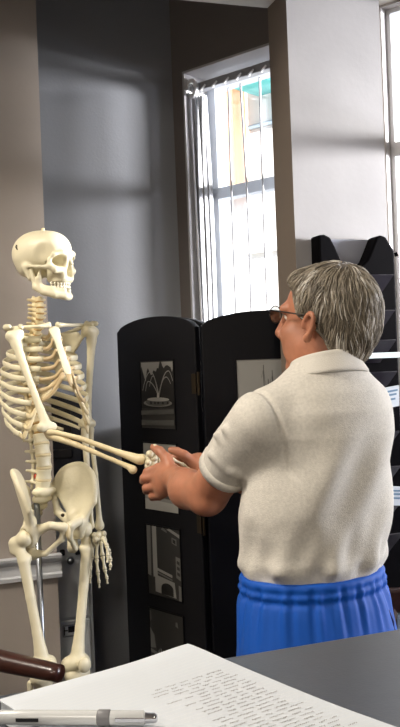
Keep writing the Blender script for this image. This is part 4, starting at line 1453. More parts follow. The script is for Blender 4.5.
for kn, sg in ((kn_r, -1), (kn_l, 1)):
    an_ = Vector((kn.x, kn.y, 0.17)) - Fs * 0.02
    MB().ball(kn + Fs * 0.042 + Z3 * 0.002, (0.011, 0.020, 0.022), ax=SKAX).build('kneecap', 'bone', skel, smooth=True)
    top = kn - Z3 * 0.034
    bone('tibia', [top, top - Z3 * 0.03, top.lerp(an_, 0.3), top.lerp(an_, 0.7), an_ + Z3 * 0.02, an_], [0.026, 0.020, 0.0125, 0.0105, 0.013, 0.017],
         lumps=[(top + Ls * 0.018, 0.020), (top - Ls * 0.018, 0.020), (an_ - Ls * (sg * 0.012) - Z3 * 0.01, 0.011)], k=0.01)
    bone('fibula', [top + Ls * (sg * 0.034) - Fs * 0.012 - Z3 * 0.012, top.lerp(an_, 0.5) + Ls * (sg * 0.030), an_ + Ls * (sg * 0.026) - Z3 * 0.015], [0.009, 0.0055, 0.0085], k=0.005)
    ft = Fs * 0.97 + Ls * (sg * 0.2); ft.normalize()
    fl = Vector((-ft.y, ft.x, 0))
    A0 = an_ - Z3 * 0.035
    lo, hi = bounds([A0 - ft * 0.07, A0 + ft * 0.19, A0 - Z3 * 0.03, A0 + fl * 0.06, A0 - fl * 0.06], 0.025)
    s_ = SDF(lo, hi, HB)
    s_.chain([A0 + Z3 * 0.012, A0 - ft * 0.045 - Z3 * 0.02], [0.019, 0.019], k=0.008)
    s_.chain([A0, A0 + ft * 0.05 + fl * (-sg * 0.012)], [0.017, 0.013], k=0.008)
    s_.chain([A0, A0 + ft * 0.05 + fl * (sg * 0.014) - Z3 * 0.01], [0.016, 0.011], k=0.008)
    for k_ in range(5):
        off = (k_ - 2) * 0.014
        a = A0 + ft * 0.055 + fl * off * 0.9 - Z3 * (0.004 + 0.002 * k_ * (1 if sg else 1))
        m_ = A0 + ft * (0.115 - 0.005 * abs(k_ - 1)) + fl * off * 1.25 - Z3 * 0.028
        e = A0 + ft * (0.165 - 0.006 * abs(k_ - 1)) + fl * off * 1.35 - Z3 * 0.032
        s_.chain([a, a.lerp(m_, .5), m_, m_.lerp(e, .5), e], [0.0075, 0.005, 0.0075, 0.0048, 0.006], k=0.003)
    s_.build('foot', 'bone', skel)

# ---- skull
K0 = P(43.5, 259, SKD)
Fk = Vector((0.90, -0.436, 0)).normalized(); Lk = Vector((-Fk.y, Fk.x, 0))
tilt = R(2)
Fk2 = (Fk * math.cos(tilt) - Z3 * math.sin(tilt)).normalized(); Uk = (Z3 * math.cos(tilt) + Fk * math.sin(tilt)).normalized()
KS = 0.945
def K(x, y, z):
    return K0 + (Fk2 * x + Lk * y + Uk * z) * KS
KAX = (Fk2, Lk, Uk)
def ks(*r): return tuple(x * KS for x in r)
lo, hi = bounds([K(x, y, z) for x in (-.1, .11) for y in (-.08, .08) for z in (-.09, .09)], 0.012)
s_ = SDF(lo, hi, 0.0020)
s_.ell(K(-0.008, 0, 0.022), ks(.084, .066, .062), KAX)
s_.ell(K(-0.038, 0, 0.010), ks(.056, .062, .058), KAX, k=0.02)
s_.ell(K(0.036, 0, 0.024), ks(.050, .052, .048), KAX, k=0.02)
s_.ell(K(-0.030, 0, -0.030), ks(.048, .046, .026), KAX, k=0.02)
for y in (-1, 1):
    s_.ell(K(0.048, y * 0.066, 0.006), ks(.026, .018, .030), KAX, mode='sub', k=0.018)      # temple hollow
    s_.chain([K(0.088, y * 0.006, 0.008), K(0.084, y * 0.026, 0.012), K(0.070, y * 0.046, 0.004), K(0.058, y * 0.051, -0.010)], [x * KS for x in (.0085, .0085, .0078, .0070)], k=0.008)   # brow
    s_.chain([K(0.058, y * 0.051, -0.010), K(0.060, y * 0.052, -0.026), K(0.070, y * 0.044, -0.036), K(0.078, y * 0.028, -0.036)], [x * KS for x in (.007, .010, .011, .010)], k=0.006)     # cheekbone
    s_.chain([K(0.060, y * 0.053, -0.030), K(0.030, y * 0.066, -0.029), K(0.002, y * 0.065, -0.026), K(-0.012, y * 0.060, -0.024)], [x * KS for x in (.0072, .0050, .0048, .0065)], k=0.005)  # arch
    s_.cone(K(-0.022, y * 0.053, -0.028), K(-0.012, y * 0.050, -0.058), 0.013 * KS, 0.009 * KS, k=0.010)   # mastoid
    s_.chain([K(0.086, y * 0.010, 0.000), K(0.087, y * 0.013, -0.024), K(0.082, y * 0.018, -0.045), K(0.080, y * 0.016, -0.060)], [x * KS for x in (.007, .006, .009, .012)], k=0.006)   # side of nose
    s_.cone(K(0.040, y * 0.022, -0.045), K(0.036, y * 0.022, -0.066), 0.009 * KS, 0.006 * KS, k=0.006)
s_.ell(K(0.062, 0, -0.052), ks(.030, .031, .022), KAX, k=0.012)         # upper jaw
s_.ell(K(0.050, 0, -0.020), ks(.030, .040, .030), KAX, k=0.010)
s_.ell(K(0.062, 0, -0.067), ks(.028, .031, .010), KAX, k=0.006)
s_.cone(K(0.088, 0, 0.002), K(0.100, 0, -0.020), 0.0075 * KS, 0.005 * KS, k=0.006)   # nasal bones
for y in (-1, 1):
    s_.ell(K(0.078, y * 0.033, -0.012), ks(.027, .0195, .0165), KAX, mode='sub', k=0.004)   # orbit
    s_.ell(K(0.052, y * 0.027, -0.014), ks(.030, .0155, .0135), KAX, mode='sub', k=0.004)
    s_.ell(K(0.092, y * 0.007, -0.044), ks(.022, .0075, .013), KAX, mode='sub', k=0.003)    # nasal opening
    s_.ell(K(0.022, y * 0.058, -0.052), ks(.022, .012, .016), KAX, mode='sub', k=0.004)
    s_.ell(K(-0.006, y * 0.064, -0.036), ks(.004, .008, .004), KAX, mode='sub', k=0.002)
s_.ell(K(0.092, 0, -0.036), ks(.018, .009, .014), KAX, mode='sub', k=0.003)
s_.build('skull', 'bone', skel, blur=1)
# dark hook mark on the side of the cranium and seam of the cap
b = MB()
q1 = K(-0.046, -0.0615, 0.030)
nrm_ = (q1 - K(-0.02, 0, 0.02)).normalized()
b.chainpts = [q1 + nrm_ * 0.004 + Uk * 0.006, q1 + nrm_ * 0.006, q1 + nrm_ * 0.004 - Uk * 0.007 + Fk2 * 0.003]
b.tube(b.chainpts, 0.0018, 6); b.build('cap_hook', 'blackp', skel, smooth=True)
b = MB(); q = P(43, 232, SKD); b.tube([q - Z3 * 0.006, q + Z3 * 0.010], [0.0055, 0.0050], 12); b.build('top_peg', 'bone_warm', skel, smooth=True)
# jaw
lo, hi = bounds([K(x, y, z) for x in (-.02, .10) for y in (-.065, .065) for z in (-.135, -.02)], 0.012)
s_ = SDF(lo, hi, 0.0020)
for y in (-1, 1):
    s_.chain([K(-0.003, y * 0.056, -0.036), K(0.002, y * 0.054, -0.060), K(0.008, y * 0.050, -0.086)], [x * KS for x in (.0060, .0070, .0085)], k=0.004)
    s_.chain([K(0.024, y * 0.053, -0.040), K(0.020, y * 0.051, -0.062), K(0.018, y * 0.048, -0.088)], [x * KS for x in (.0035, .0075, .0095)], k=0.008)
    s_.chain([K(0.007, y * 0.050, -0.086), K(0.030, y * 0.044, -0.099), K(0.060, y * 0.029, -0.107), K(0.080, y * 0.010, -0.111)], [x * KS for x in (.0085, .0105, .0115, .0120)], k=0.008)
    s_.chain([K(0.022, y * 0.045, -0.086), K(0.052, y * 0.031, -0.092), K(0.078, y * 0.011, -0.095)], [x * KS for x in (.0085, .0085, .009)], k=0.008)
s_.ell(K(0.084, 0, -0.114), ks(.010, .016, .010), KAX, k=0.006)
s_.build('jaw', 'bone', skel, blur=1)
for row, z0_, dz_ in (('upper', -0.0755, -1), ('lower', -0.0855, 1)):
    b = MB()
    for i_ in range(14):
        a = (i_ - 6.5) / 6.5
        an2 = a * R(78)
        x = 0.052 + 0.034 * math.cos(an2) + 0.0 - 0.012 * abs(a) ** 3
        y = 0.028 * math.sin(an2) * 1.02
        wdt = 0.0036 + 0.0012 * abs(a)
        b.ball(K(x, y, z0_), (wdt * 0.9 * KS, wdt * KS, 0.0055 * KS), n=8, ax=KAX)
    lab(b.build('teeth', 'teeth', skel, smooth=True), row + ' row of teeth')
    o = bpy.context.scene.objects[-1] if False else None

# ---- stand
pole_x = P(39, 560, 2.5)
px_ = S(-0.088, 0, 0)
pt = Vector((P(40.5, 600, 2.54).x, 2.54, 0))
MB().tube([pt + Z3 * 0.09, pt + Z3 * (zpx(40, 492))], 0.0085, 14).build('pole', 'steel', skel, smooth=True)
MB().tube([pt + Z3 * 0.045, pt + Z3 * 0.14], [0.024, 0.016], 14).build('pole_socket', 'blackp', skel, smooth=True)
for i_ in range(5):
    a = R(18 + 72 * i_)
    d = Vector((math.cos(a), math.sin(a), 0))
    leg = MB().tube([pt + Z3 * 0.085, pt + d * 0.10 + Z3 * 0.072, pt + d * 0.20 + Z3 * 0.060], [0.014, 0.012, 0.010], 8).build('base_leg', 'blackp', skel, smooth=True)
    side = Vector((-d.y, d.x, 0))
    MB().tube([pt + d * 0.20 + Z3 * 0.0255 - side * 0.009, pt + d * 0.20 + Z3 * 0.0255 + side * 0.009], 0.025, 14).build('caster', 'blackp', leg, smooth=True)

# ================================================================== PERSON
MD = 1.95
O_ = P(312, 470, MD); O_ = Vector((O_.x, MD, 0))
Fm = Vector((-0.50, 0.866, 0)).normalized(); Lm = Vector((-Fm.y, Fm.x, 0))
def lean(z):
    q = max(0.0, (z - 1.0) / 0.45)
    return -0.028 * q, -0.016 * q
def m(x, y, z):
    a_, b_ = lean(z)
    return O_ + Fm * (x + a_) + Lm * (y + b_) + Z3 * z
man = thing('person', 'grey-haired person with glasses in a beige polo shirt and blue shorts, clasping the skeleton hand', 'person', O_)
bpy.context.view_layer.update()
MAX_ = (Fm, Lm, Z3)
# head frame
HC = P(328.5, 316, 1.95)
HF = Vector((-0.80, 0.60, 0)).normalized(); HL = Vector((-HF.y, HF.x, 0))
ht = R(-3)
HF2 = (HF * math.cos(ht) - Z3 * math.sin(ht)).normalized(); HU = (Z3 * math.cos(ht) + HF * math.sin(ht)).normalized()
HS = 1.06
def H(x, y, z):
    return HC + (HF2 * x + HL * y + HU * z) * HS
HAX = (HF2, HL, HU)
def hs(*r): return tuple(v * HS for v in r)

LS = m(-0.005, 0.160, 1.362); RS = m(-0.005, -0.110, 1.362)
LE = P(207, 494, 2.03); LW = P(173, 478, 2.20)
RE = m(0.24, -0.12, 1.15); RW = P(199, 464, 2.36)

lo = np.array([-0.24, 1.55, 0.0]); hi = np.array([0.62, 2.50, 1.74])
body = SDF(lo, hi, 0.0042)
# torso under the clothes
TZs = [0.80, 0.90, 0.985, 1.03, 1.10, 1.20, 1.30, 1.36, 1.40, 1.43, 1.455]
TA = [0.115, 0.125, 0.100, 0.104, 0.108, 0.104, 0.098, 0.088, 0.072, 0.058, 0.050]
TB = [0.150, 0.160, 0.135, 0.138, 0.142, 0.144, 0.140, 0.125, 0.098, 0.072, 0.055]
TCX = [0.0, 0.005, 0.012, 0.014, 0.012, 0.004, -0.004, -0.010, -0.012, -0.012, -0.010]
body.loft(O_, Fm, Lm, TZs, TA, TB, [x + lean(z)[0] for x, z in zip(TCX, TZs)], [lean(z)[1] for z in TZs])
# legs
for sg in (-1, 1):
    hipj = m(0.0, sg * 0.085, 0.86); knee = m(0.02, sg * 0.10, 0.47); ank = m(-0.02, sg * 0.105, 0.09)
    body.chain([hipj, knee], [0.085, 0.056], k=0.03)
    body.chain([knee, m(-0.03, sg * 0.103, 0.33), ank], [0.054, 0.055, 0.036], k=0.02)
    body.chain([ank, m(0.05, sg * 0.115, 0.045), m(0.14, sg * 0.125, 0.03)], [0.036, 0.034, 0.026], k=0.02)
# neck
NB = m(-0.015, 0, 1.415)
body.chain([NB, H(-0.016, 0, -0.075)], [0.057, 0.054], k=0.03)
# head
body.ell(H(-0.004, 0, 0.018), hs(.094, .073, .084), HAX, k=0.02)
body.ell(H(0.036, 0, -0.050), hs(.056, .058, .070), HAX, k=0.025)
for y in (-1, 1):
    body.ell(H(0.030, y * 0.036, -0.066), hs(.052, .032, .042), HAX, k=0.02)       # cheek and jaw
    body.ell(H(0.060, y * 0.036, -0.036), hs(.030, .026, .024), HAX, k=0.015)
    body.cone(H(0.085, y * 0.018, 0.018), H(0.078, y * 0.044, 0.014), 0.012 * HS, 0.011 * HS, k=0.012)
body.ell(H(0.070, 0, -0.106), hs(.024, .030, .018), HAX, k=0.02)
body.ell(H(0.035, 0, -0.108), hs(.045, .042, .028), HAX, k=0.025)       # under the chin
body.ell(H(0.084, 0, -0.074), hs(.016, .026, .010), HAX, k=0.008)
body.ell(H(0.084, 0, -0.086), hs(.014, .022, .008), HAX, k=0.006)
body.chain([H(0.094, 0, 0.008), H(0.112, 0, -0.034), H(0.106, 0, -0.044)], [0.009 * HS, 0.013 * HS, 0.010 * HS], k=0.010)
for y in (-1, 1):
    body.ell(H(0.100, y * 0.013, -0.042), hs(.012, .008, .008), HAX, k=0.006)
    body.ell(H(0.094, y * 0.032, 0.000), hs(.014, .018, .010), HAX, mode='sub', k=0.010)
    # ear
    ec = H(-0.002, y * 0.080, -0.020)
    ex = (HF2 * 0.85 - HL * (y * 0.50)).normalized(); ey = (HL * y * 0.85 + HF2 * 0.5).normalized()
    EAX = (HF2 * 0.92 + HU * 0.25, HL, HU)
    def rim(a): return ec + (HF2 * (0.0135 * math.cos(a) - 0.006 * math.sin(a)) + HU * (0.0235 * math.sin(a)) + HL * (y * (0.007 - 0.005 * math.cos(a)))) * HS
    body.ell(ec - HL * y * 0.004, hs(.012, .007, .021), HAX, k=0.004)
    body.chain([rim(a) for a in np.linspace(R(-10), R(250), 12)], [0.0050] * 12, k=0.003)
    body.ell(ec - HU * 0.025 * HS + HF2 * 0.004 + HL * y * 0.003, hs(.010, .007, .010), HAX, k=0.005)
    body.ell(ec + HF2 * 0.004 + HL * y * 0.008 + HU * 0.0, hs(.007, .006, .012), HAX, mode='sub', k=0.003)
# arms
body.chain([LS, LS.lerp(LE, 0.5), LE], [0.048, 0.049, 0.046], k=0.02)
fm_ = P(188, 489, 2.09)
body.chain([LE, fm_, LE.lerp(LW, 0.72), LW], [0.043, 0.0475, 0.036, 0.030], k=0.02)
body.ell(P(206, 504, 2.01), (0.026, 0.028, 0.020), k=0.02)
body.chain([RS, RE], [0.048, 0.044], k=0.02)
body.chain([RE, RE.lerp(RW, 0.3), RW], [0.044, 0.046, 0.030], k=0.02)
# left hand, closed over the skeleton's hand
mcp = [P(159, 468, 2.235), P(157, 477, 2.230), P(158, 486, 2.228), P(161, 494, 2.228)]
pip = [P(147, 472, 2.245), P(144, 478, 2.245), P(146, 488, 2.245), P(152, 496, 2.245)]
dip = [P(146, 474, 2.285), P(143, 481, 2.285), P(146, 491, 2.282), P(152, 498, 2.278)]
tip = [P(154, 475, 2.315), P(152, 482, 2.315), P(155, 491, 2.310), P(160, 498, 2.300)]
rf = [0.0100, 0.0102, 0.0098, 0.0088]
for i in range(4):
    body.cone(LW + (mcp[i] - LW) * 0.15, mcp[i], 0.017, 0.0135, k=0.012)
    body.chain([mcp[i], pip[i]], [rf[i] * 1.2, rf[i] * 1.08], k=0.004)
    body.chain([pip[i], dip[i], tip[i]], [rf[i] * 1.05, rf[i] * 0.92, rf[i] * 0.8], k=0.002)
body.ell(P(164, 482, 2.215), (0.022, 0.016, 0.034), k=0.015)
body.chain([P(172, 472, 2.205), P(167, 459, 2.225), P(159.5, 451, 2.245), P(153.5, 447.5, 2.260)], [0.0165, 0.0135, 0.0118, 0.0096], k=0.010)
body.cone(P(167, 459, 2.225), P(163, 470, 2.225), 0.010, 0.012, k=0.010)
# right hand, below and behind the skeleton's hand
mr = [P(178, 457, 2.365), P(177, 466, 2.372), P(178, 475, 2.375), P(181, 483, 2.375)]
for i in range(4):
    body.cone(RW + (mr[i] - RW) * 0.15, mr[i], 0.016, 0.0125, k=0.012)
    q1 = mr[i] + Vector((-0.034, 0.004, -0.004)); q2 = q1 + Vector((-0.012, -0.022, -0.008)); q3 = q2 + Vector((0.006, -0.020, -0.004))
    body.chain([mr[i], q1], [0.0112, 0.0100], k=0.004)
    body.chain([q1, q2, q3], [0.0098, 0.0088, 0.0078], k=0.002)
body.chain([P(193, 462, 2.345), P(184, 455, 2.335), P(177, 451.5, 2.332), P(171, 450, 2.332)], [0.0150, 0.0128, 0.0112, 0.0092], k=0.010)
bo = body.build('body', 'skin', man)
# nails
b = MB()
def nail(p, d, n_):
    d = d.normalized(); n_ = (n_ - d * n_.dot(d)).normalized()
    b2 = MB(); b2.ball(p + n_ * 0.0082, (0.0058, 0.0045, 0.0014), ax=(d, n_.cross(d), n_))
    lab(b2.build('nail', 'bone', bo, smooth=True), 'thumb nail')
nail(P(155, 448, 2.256), P(153.5, 447.5, 2.260) - P(159.5, 451, 2.245), Vector((0.1, -0.45, 0.9)))
for y in (-1, 1):
    e = MB(); e.ball(H(0.0735, y * 0.031, 0.000), 0.0112 * HS, n=14)
    ey_ = e.build('eye', 'eye', man, smooth=True)
    e = MB(); e.ball(H(0.0825, y * 0.0312, 0.0), (0.0030, 0.0055, 0.0055), n=12, ax=HAX); e.build('iris', 'dark', ey_, smooth=True)

# ---- hair
lo, hi = bounds([H(x, y, z) for x in (-.14, .13) for y in (-.11, .11) for z in (-.13, .15)], 0.01)
hair = SDF(lo, hi, 0.0028)
HR = (.100, .080, .091)
hair.ell(H(-0.012, 0, 0.018), hs(*HR), HAX)
hair.ell(H(-0.040, 0, -0.042), hs(.052, .064, .062), HAX, k=0.025)
hair.ell(H(-0.080, 0, -0.020), hs(.026, .045, .040), HAX, k=0.02)
hair.ell(H(0.048, 0.0, 0.072), hs(.034, .052, .022), HAX, k=0.02)
HFa = np.array(list(HF2)); HLa = np.array(list(HL)); HUa = np.array(list(HU)); HCa = np.array(list(HC))
FZ = [-0.12, -0.060, -0.045, -0.030, -0.012, 0.004, 0.020, 0.045, 0.070, 0.085]
FX = [-0.034, -0.034, -0.028, -0.014, 0.012, 0.034, 0.036, 0.048, 0.078, 0.12]
def face_cut(X, Y, Z):
    q = [X - HCa[0], Y - HCa[1], Z - HCa[2]]
    x = sum(q[i] * HFa[i] for i in range(3)) / HS
    z = sum(q[i] * HUa[i] for i in range(3)) / HS
    return np.minimum(0.02, (np.interp(z, FZ, FX) - x)) * HS * 0.8
hair.apply(lo, hi, face_cut, 0.006, 'sub')
hair.half(H(-0.03, 0, -0.094), -HU - HF2 * 0.10)
me_h = hair.mesh('hair')
# strands combed from the crown over the base, part of the same hair mesh
hv = np.empty(len(me_h.vertices) * 3, dtype=np.float32); me_h.vertices.foreach_get('co', hv); hv = hv.reshape(-1, 3)
def field(p):
    t = (np.array(list(p)) - hair.lo) / hair.h
    i = np.clip(np.floor(t).astype(int), 0, hair.n - 2); f = np.clip(t - i, 0, 1)
    c = hair.F[i[0]:i[0] + 2, i[1]:i[1] + 2, i[2]:i[2] + 2]
    c = c[0] * (1 - f[0]) + c[1] * f[0]; c = c[0] * (1 - f[1]) + c[1] * f[1]
    return c[0] * (1 - f[2]) + c[1] * f[2]
def grad(p):
    e = hair.h
    return Vector([field(p + Vector((e if i == 0 else 0, e if i == 1 else 0, e if i == 2 else 0))) - field(p - Vector((e if i == 0 else 0, e if i == 1 else 0, e if i == 2 else 0))) for i in range(3)]).normalized()
rnd = random.Random(5)
crownP = H(-0.045, 0.01, 0.106)
smb = MB()
order = list(range(len(hv))); rnd.shuffle(order)
clump = {}
for vi in order[:3000]:
    p = Vector(hv[vi].tolist())
    rel = p - HC
    hz = rel.dot(HU) / HS; hx_ = rel.dot(HF2) / HS
    if hz < -0.10 or hx_ > 0.075: continue
    key = (int(p.x / 0.022), int(p.y / 0.022), int(p.z / 0.022))
    if key not in clump: clump[key] = (rnd.uniform(-0.35, 0.35), rnd.uniform(0, 0.0035), rnd.random())
    ck = clump[key]
    ln = rnd.uniform(0.030, 0.062); nseg = 5
    lift = rnd.uniform(0.0002, 0.0022) + ck[1]
    pts = []
    q = p.copy()
    for k_ in range(nseg + 1):
        n_ = grad(q)
        q = q - n_ * float(field(q))
        tt_ = k_ / nseg
        pts.append(q + n_ * (lift * math.sin(math.pi * min(1, tt_ * 0.9 + 0.12)) + (0.004 * tt_ * tt_ if hz < -0.03 else 0)))
        away = (q - crownP)
        d = away - n_ * away.dot(n_)
        if d.length < 1e-4: d = -HF2
        d = d.normalized()
        if hx_ > 0.03: d = (d * 0.6 - HU * 0.1 + HL * 0.5 * (1 if rel.dot(HL) > 0 else -1) + HF2 * 0.2)
        else: d = d + (-HU) * 0.35
        d = d - n_ * d.dot(n_)
        w_ = n_.cross(d.normalized())
        d = (d.normalized() + w_ * (ck[0] + 0.18 * math.sin(5 * tt_ + ck[2] * 6))).normalized()
        q = q + d * (ln / nseg)
    def inside(q_):
        r2 = q_ - HC
        return r2.dot(HF2) / HS < np.interp(r2.dot(HU) / HS, FZ, FX) + 0.010
    while len(pts) > 3 and not inside(pts[-1]): pts.pop()
    r_ = rnd.uniform(0.0007, 0.0014)
    v_ = ck[2] * 0.6 + rnd.random() * 0.4
    smb.tube(pts, [r_ * f for f in (.6, 1, 1, .9, .7, .25)][:len(pts) - 1] + [r_ * .25], 4, mi=0 if v_ < 0.40 else (1 if v_ < 0.72 else 2))
hb = MB()
nq = len(me_h.polygons)
lv = np.empty(nq * 4, dtype=np.int32); me_h.polygons.foreach_get('vertices', lv)
hb.add([tuple(v) for v in hv.tolist()], [tuple(f) for f in lv.reshape(-1, 4).tolist()], 0)
hb.add(smb.v, smb.f, 0); hb.mi[nq:] = smb.mi
me2 = bpy.data.meshes.new('hair'); me2.from_pydata(hb.v, [], hb.f)
me2.polygons.foreach_set('material_index', hb.mi)
bpy.data.meshes.remove(me_h)
link('hair', me2, ['hair', 'hair_mid', 'hair_light'], man)

# ---- polo shirt
lo = np.array([-0.10, 1.60, 0.94]); hi = np.array([0.62, 2.36, 1.53])
sh = SDF(lo, hi, 0.0034)
def fold(u, v, Z):
    an_ = np.arctan2(v, u)
    wz = np.clip((1.16 - Z) / 0.18, 0, 1)
    tuck = np.clip((Z - 1.015) / 0.03, 0, 1)
    f = 0.0095 * wz * np.sin(an_ * 9 + 16 * Z) + 0.0042 * wz * np.sin(an_ * 17 - 30 * Z + 1.3)
    f = f - 0.007 * np.exp(-((Z - 1.048) / 0.020) ** 2) * (0.6 + 0.4 * np.sin(an_ * 7))
    f = f + 0.0080 * np.sin(26 * (Z + 0.35 * v) + 5 * np.sin(v * 9)) * np.clip((Z - 1.06) / 0.1, 0, 1) * np.clip((1.36 - Z) / 0.1, 0, 1)
    f = f + 0.0072 * np.sin(v * 38 + 7 * Z) * np.clip((Z - 1.03) / 0.1, 0, 1) * np.clip((1.28 - Z) / 0.12, 0, 1)
    f = f * tuck
    return f
SA = [0.112, 0.118, 0.128, 0.136, 0.138, 0.136, 0.130, 0.118, 0.098, 0.080, 0.068, 0.060]
SB = [0.146, 0.150, 0.160, 0.168, 0.177, 0.179, 0.171, 0.155, 0.132, 0.104, 0.079, 0.064]
SZ = [0.955, 1.000, 1.025, 1.06, 1.12, 1.22, 1.32, 1.37, 1.410, 1.440, 1.465, 1.480]
SX = [0.010, 0.012, 0.014, 0.014, 0.012, 0.004, -0.004, -0.010, -0.013, -0.013, -0.012, -0.012]
sh.loft(O_, Fm, Lm, SZ, SA, SB, [x + lean(z)[0] for x, z in zip(SX, SZ)], [lean(z)[1] for z in SZ], mod=fold)
hemL = LS.lerp(LE, 0.66)
dL = (LE - LS).normalized()
sh.chain([LS + Vector((0, 0, -0.004)), LS.lerp(LE, 0.36), hemL], [0.063, 0.061, 0.058], k=0.035)
hemR = RS.lerp(RE, 0.70); dR = (RE - RS).normalized()
sh.chain([RS + Vector((0, 0, -0.004)), RS.lerp(RE, 0.4), hemR], [0.056, 0.057, 0.057], k=0.035)
# trapezius
for sg in (-1, 1):
    sh.cone(m(-0.015, sg * 0.05, 1.430), m(-0.008, sg * 0.115, 1.388), 0.040, 0.042, k=0.03)
# sleeve folds
sidev = dL.cross(Vector((0, 1, 0))).normalized()
for j, (t_, off) in enumerate(((0.30, 0.0), (0.44, 0.01), (0.56, -0.01))):
    c = LS.lerp(LE, t_)
    a = c + Vector((-0.040, -0.054, 0.034 + off)); e = c + Vector((0.060, -0.056, -0.018 + off))
    sh.cone(a, a.lerp(e, .5) + Vector((0, -0.008, -0.006)), 0.008, 0.014, k=0.012)
    sh.cone(a.lerp(e, .5) + Vector((0, -0.008, -0.006)), e, 0.014, 0.005, k=0.012)
# cut the sleeve ends square and hollow them
def cutend(c, d, rad):
    c = np.array(list(c)); d = np.array(list(d))
    def fn(X, Y, Z):
        al = (X - c[0]) * d[0] + (Y - c[1]) * d[1] + (Z - c[2]) * d[2]
        r2 = np.sqrt(np.maximum((X - c[0]) ** 2 + (Y - c[1]) ** 2 + (Z - c[2]) ** 2 - al ** 2, 0))
        return np.maximum(np.maximum(-al, r2 - rad), al - 0.09)
    sh.apply(c - 0.1, c + 0.1, fn, 0.0, 'sub')
cutend(hemL, dL, 0.090)
cutend(hemR, dR, 0.075)
sh.cone(hemL - dL * 0.03, hemL + dL * 0.02, 0.0515, 0.0535, mode='sub')
sh.cone(hemR - dR * 0.03, hemR + dR * 0.02, 0.0515, 0.0535, mode='sub')
# armhole seam crease
for sg in (1, -1):
    nS = np.array(list((Lm * sg * 0.95 - Z3 * 0.22).normalized())); s0 = np.array(list(m(0, sg * 0.150, 1.33)))
    sl_, X, Y, Z = sh.block(sh.lo, np.array(hi))
    dd = (X - s0[0]) * nS[0] + (Y - s0[1]) * nS[1] + (Z - s0[2]) * nS[2] + 0.25 * (Z - 1.33) ** 2
    wgt = np.clip((Z - 1.235) / 0.02, 0, 1)
    sh.F = (sh.F + 0.0050 * wgt * np.exp(-(dd / 0.0050) ** 2)).astype(np.float32)
so = sh.build('polo_shirt', 'shirt', man)
# sleeve cuff band
b = MB()
for (hc, d) in ((hemL, dL), (hemR, dR)):
    b = MB()
    u = d.orthogonal().normalized(); w = d.cross(u)
    n = 28; vs = []; fs = []
    for (al, r) in ((-0.022, 0.0575), (-0.022, 0.0605), (0.001, 0.0600), (0.001, 0.0555), (-0.02, 0.054)):
        for k_ in range(n):
            a = 2 * math.pi * k_ / n
            vs.append(hc + d * al + (u * math.cos(a) + w * math.sin(a)) * r)
    for j in range(5):
        for k_ in range(n):
            j2 = (j + 1) % 5; k2 = (k_ + 1) % n
            fs.append((j * n + k_, j * n + k2, j2 * n + k2, j2 * n + k_))
    b.add(vs, fs); b.build('cuff', 'shirt', so, smooth=True)
# collar: stand and turned-down leaf
NC = m(-0.010, 0, 1.472)
lo, hi = bounds([NC + Vector((x, y, z)) for x in (-.11, .11) for y in (-.11, .11) for z in (-.06, .05)], 0.01)
co = SDF(lo, hi, 0.0030)
n = 130
ring0 = []; ring1 = []
for i in range(n + 1):
    a = R(14) + (2 * math.pi - R(28)) * i / n           # open at the front (direction +Fm)
    d = Fm * math.cos(a) + Lm * math.sin(a)
    fr = 0.5 * (1 + math.cos(a))                         # 1 at the front
    ring0.append(NC + d * 0.0655 + Fm * (0.004) + Z3 * (0.020 - 0.030 * fr))
    ring1.append(NC + d * (0.082 + 0.010 * math.sin(a) ** 2) + Fm * 0.002 + Z3 * (-0.014 - 0.030 * fr))
co.chain(ring0, [0.0062] * (n + 1), k=0.003)
for i in range(n + 1):
    co.cone(ring0[i], ring1[i], 0.0050, 0.0042, k=0.003)
co.build('collar', 'collar', so)
# shoulder seam of the left sleeve
def on_seam(a):
    c = LS.lerp(m(0, 0.10, 1.33), 0.25)
    return c
# ---- shorts
lo = np.array([-0.02, 1.68, 0.42]); hi = np.array([0.56, 2.24, 1.06])
st = SDF(lo, hi, 0.0042)
def gath(u, v, Z):
    an_ = np.arctan2(v, u)
    top = np.clip((Z - 0.86) / 0.10, 0, 1) * np.clip((1.02 - Z) / 0.02, 0, 1)
    f = 0.0024 * top * np.sin(an_ * 26) + 0.0015 * top * np.sin(an_ * 43 + 1)
    f = f + 0.0045 * np.clip((0.97 - Z) / 0.1, 0, 1) * np.sin(an_ * 6 + 7 * Z + 0.6)
    f = f - 0.0018 * (np.exp(-((Z - 1.014) / 0.006) ** 2) + np.exp(-((Z - 0.996) / 0.005) ** 2)) + 0.0015 * np.exp(-((Z - 1.005) / 0.004) ** 2) + 0.003 * np.exp(-((Z - 0.984) / 0.006) ** 2)
    return f
st.loft(O_, Fm, Lm, [0.74, 0.80, 0.88, 0.955, 0.982, 1.007, 1.024], [0.150, 0.154, 0.152, 0.143, 0.137, 0.136, 0.134], [0.200, 0.197, 0.188, 0.176, 0.169, 0.167, 0.166], [0.0, 0.0, 0.004, 0.010, 0.011, 0.012, 0.012], mod=gath)
for sg in (-1, 1):
    st.loft(O_, Fm, Lm, [0.46, 0.60, 0.78], [0.118, 0.118, 0.125], [0.098, 0.096, 0.098], [0.0] * 3, [sg * 0.105, sg * 0.102, sg * 0.10], k=0.02, mod=lambda u, v, Z: 0.004 * np.sin(np.arctan2(v, u) * 6 + 8 * Z))
stO = st.build('shorts', 'shorts', man)
# pocket seam on the right hip
b = MB()
pts = [m(-0.02 - 0.012 * t, -0.196 + 0.0 * t, 0.945 - 0.13 * t) for t in [i / 6 for i in range(7)]]
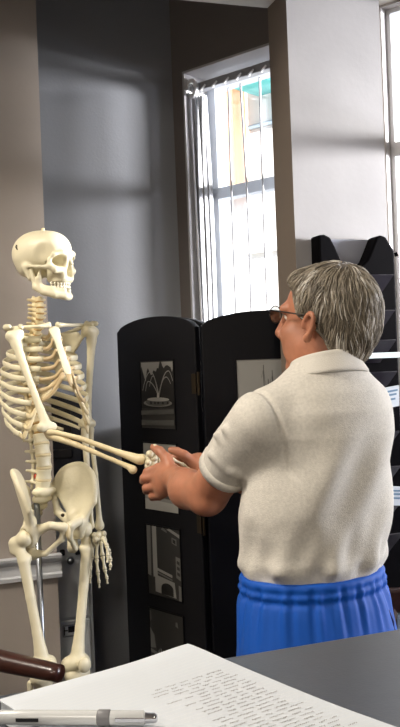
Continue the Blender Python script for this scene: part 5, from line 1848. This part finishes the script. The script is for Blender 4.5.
# place by casting on the shorts surface later
for sg in (-1,):
    b = MB()
    pts = []
    for i in range(9):
        z = 0.940 - 0.012 * i
        th = R(-(132 + 0.6 * i))
        dd_ = Fm * math.cos(th) + Lm * math.sin(th)
        rad = 0.27
        while rad > 0.05:
            q = O_ + dd_ * rad + Z3 * z
            ii = np.round((np.array(list(q)) - st.lo) / st.h).astype(int)
            if (ii >= 0).all() and (ii < st.n).all() and st.F[tuple(ii)] < 0.001:
                break
            rad -= 0.001
        pts.append(q)
    b.tube(pts, 0.0026, 6)
    b.build('pocket_seam', 'seam', stO, smooth=True)
# ---- shoes
for sg in (-1, 1):
    a = m(-0.06, sg * 0.105, 0.045); c = m(0.15, sg * 0.125, 0.035)
    lo, hi = bounds([a, c], 0.085)
    lo[2] = -0.005
    s2 = SDF(lo, hi, 0.004)
    s2.chain([a, a.lerp(c, .5), c], [0.045, 0.046, 0.043], k=0.01)
    s2.cone(a + Z3 * 0.02, a + Z3 * 0.06, 0.043, 0.045, k=0.01)
    s2.half((0, 0, 0.0015), (0, 0, -1))
    s2.build('shoe', 'shoe', man)
# ---- glasses
gl = MB()
def ringpts(c, rx, rz):
    return [c + HL * (rx * math.cos(a)) * HS + HU * (rz * math.sin(a)) * HS for a in [2 * math.pi * i / 20 for i in range(21)]]
gx = 0.110
for y in (-1, 1):
    gl.tube(ringpts(H(gx - 0.004, y * 0.034, 0.004), 0.023, 0.0175), 0.0013, 6)
    gl.tube([H(gx - 0.004, y * 0.057, 0.010), H(gx - 0.008, y * 0.068, 0.011), H(gx - 0.02, y * 0.071, 0.011), H(0.05, y * 0.078, 0.006), H(0.0, y * 0.081, -0.001), H(-0.018, y * 0.080, -0.018)], 0.0016, 6)
gl.tube([H(gx - 0.004, -0.011, 0.008), H(gx + 0.001, 0, 0.012), H(gx - 0.004, 0.011, 0.008)], 0.0014, 6)
go = gl.build('glasses', 'wire', man, smooth=True)
for y in (-1, 1):
    l = MB(); c = H(gx - 0.004, y * 0.034, 0.004)
    l.tube([c - HF2 * 0.0008, c + HF2 * 0.0008], 1.0, 20, flat=(0.0225 * HS, 0.0170 * HS), ref=HL); l.build('lens', 'lens', go)
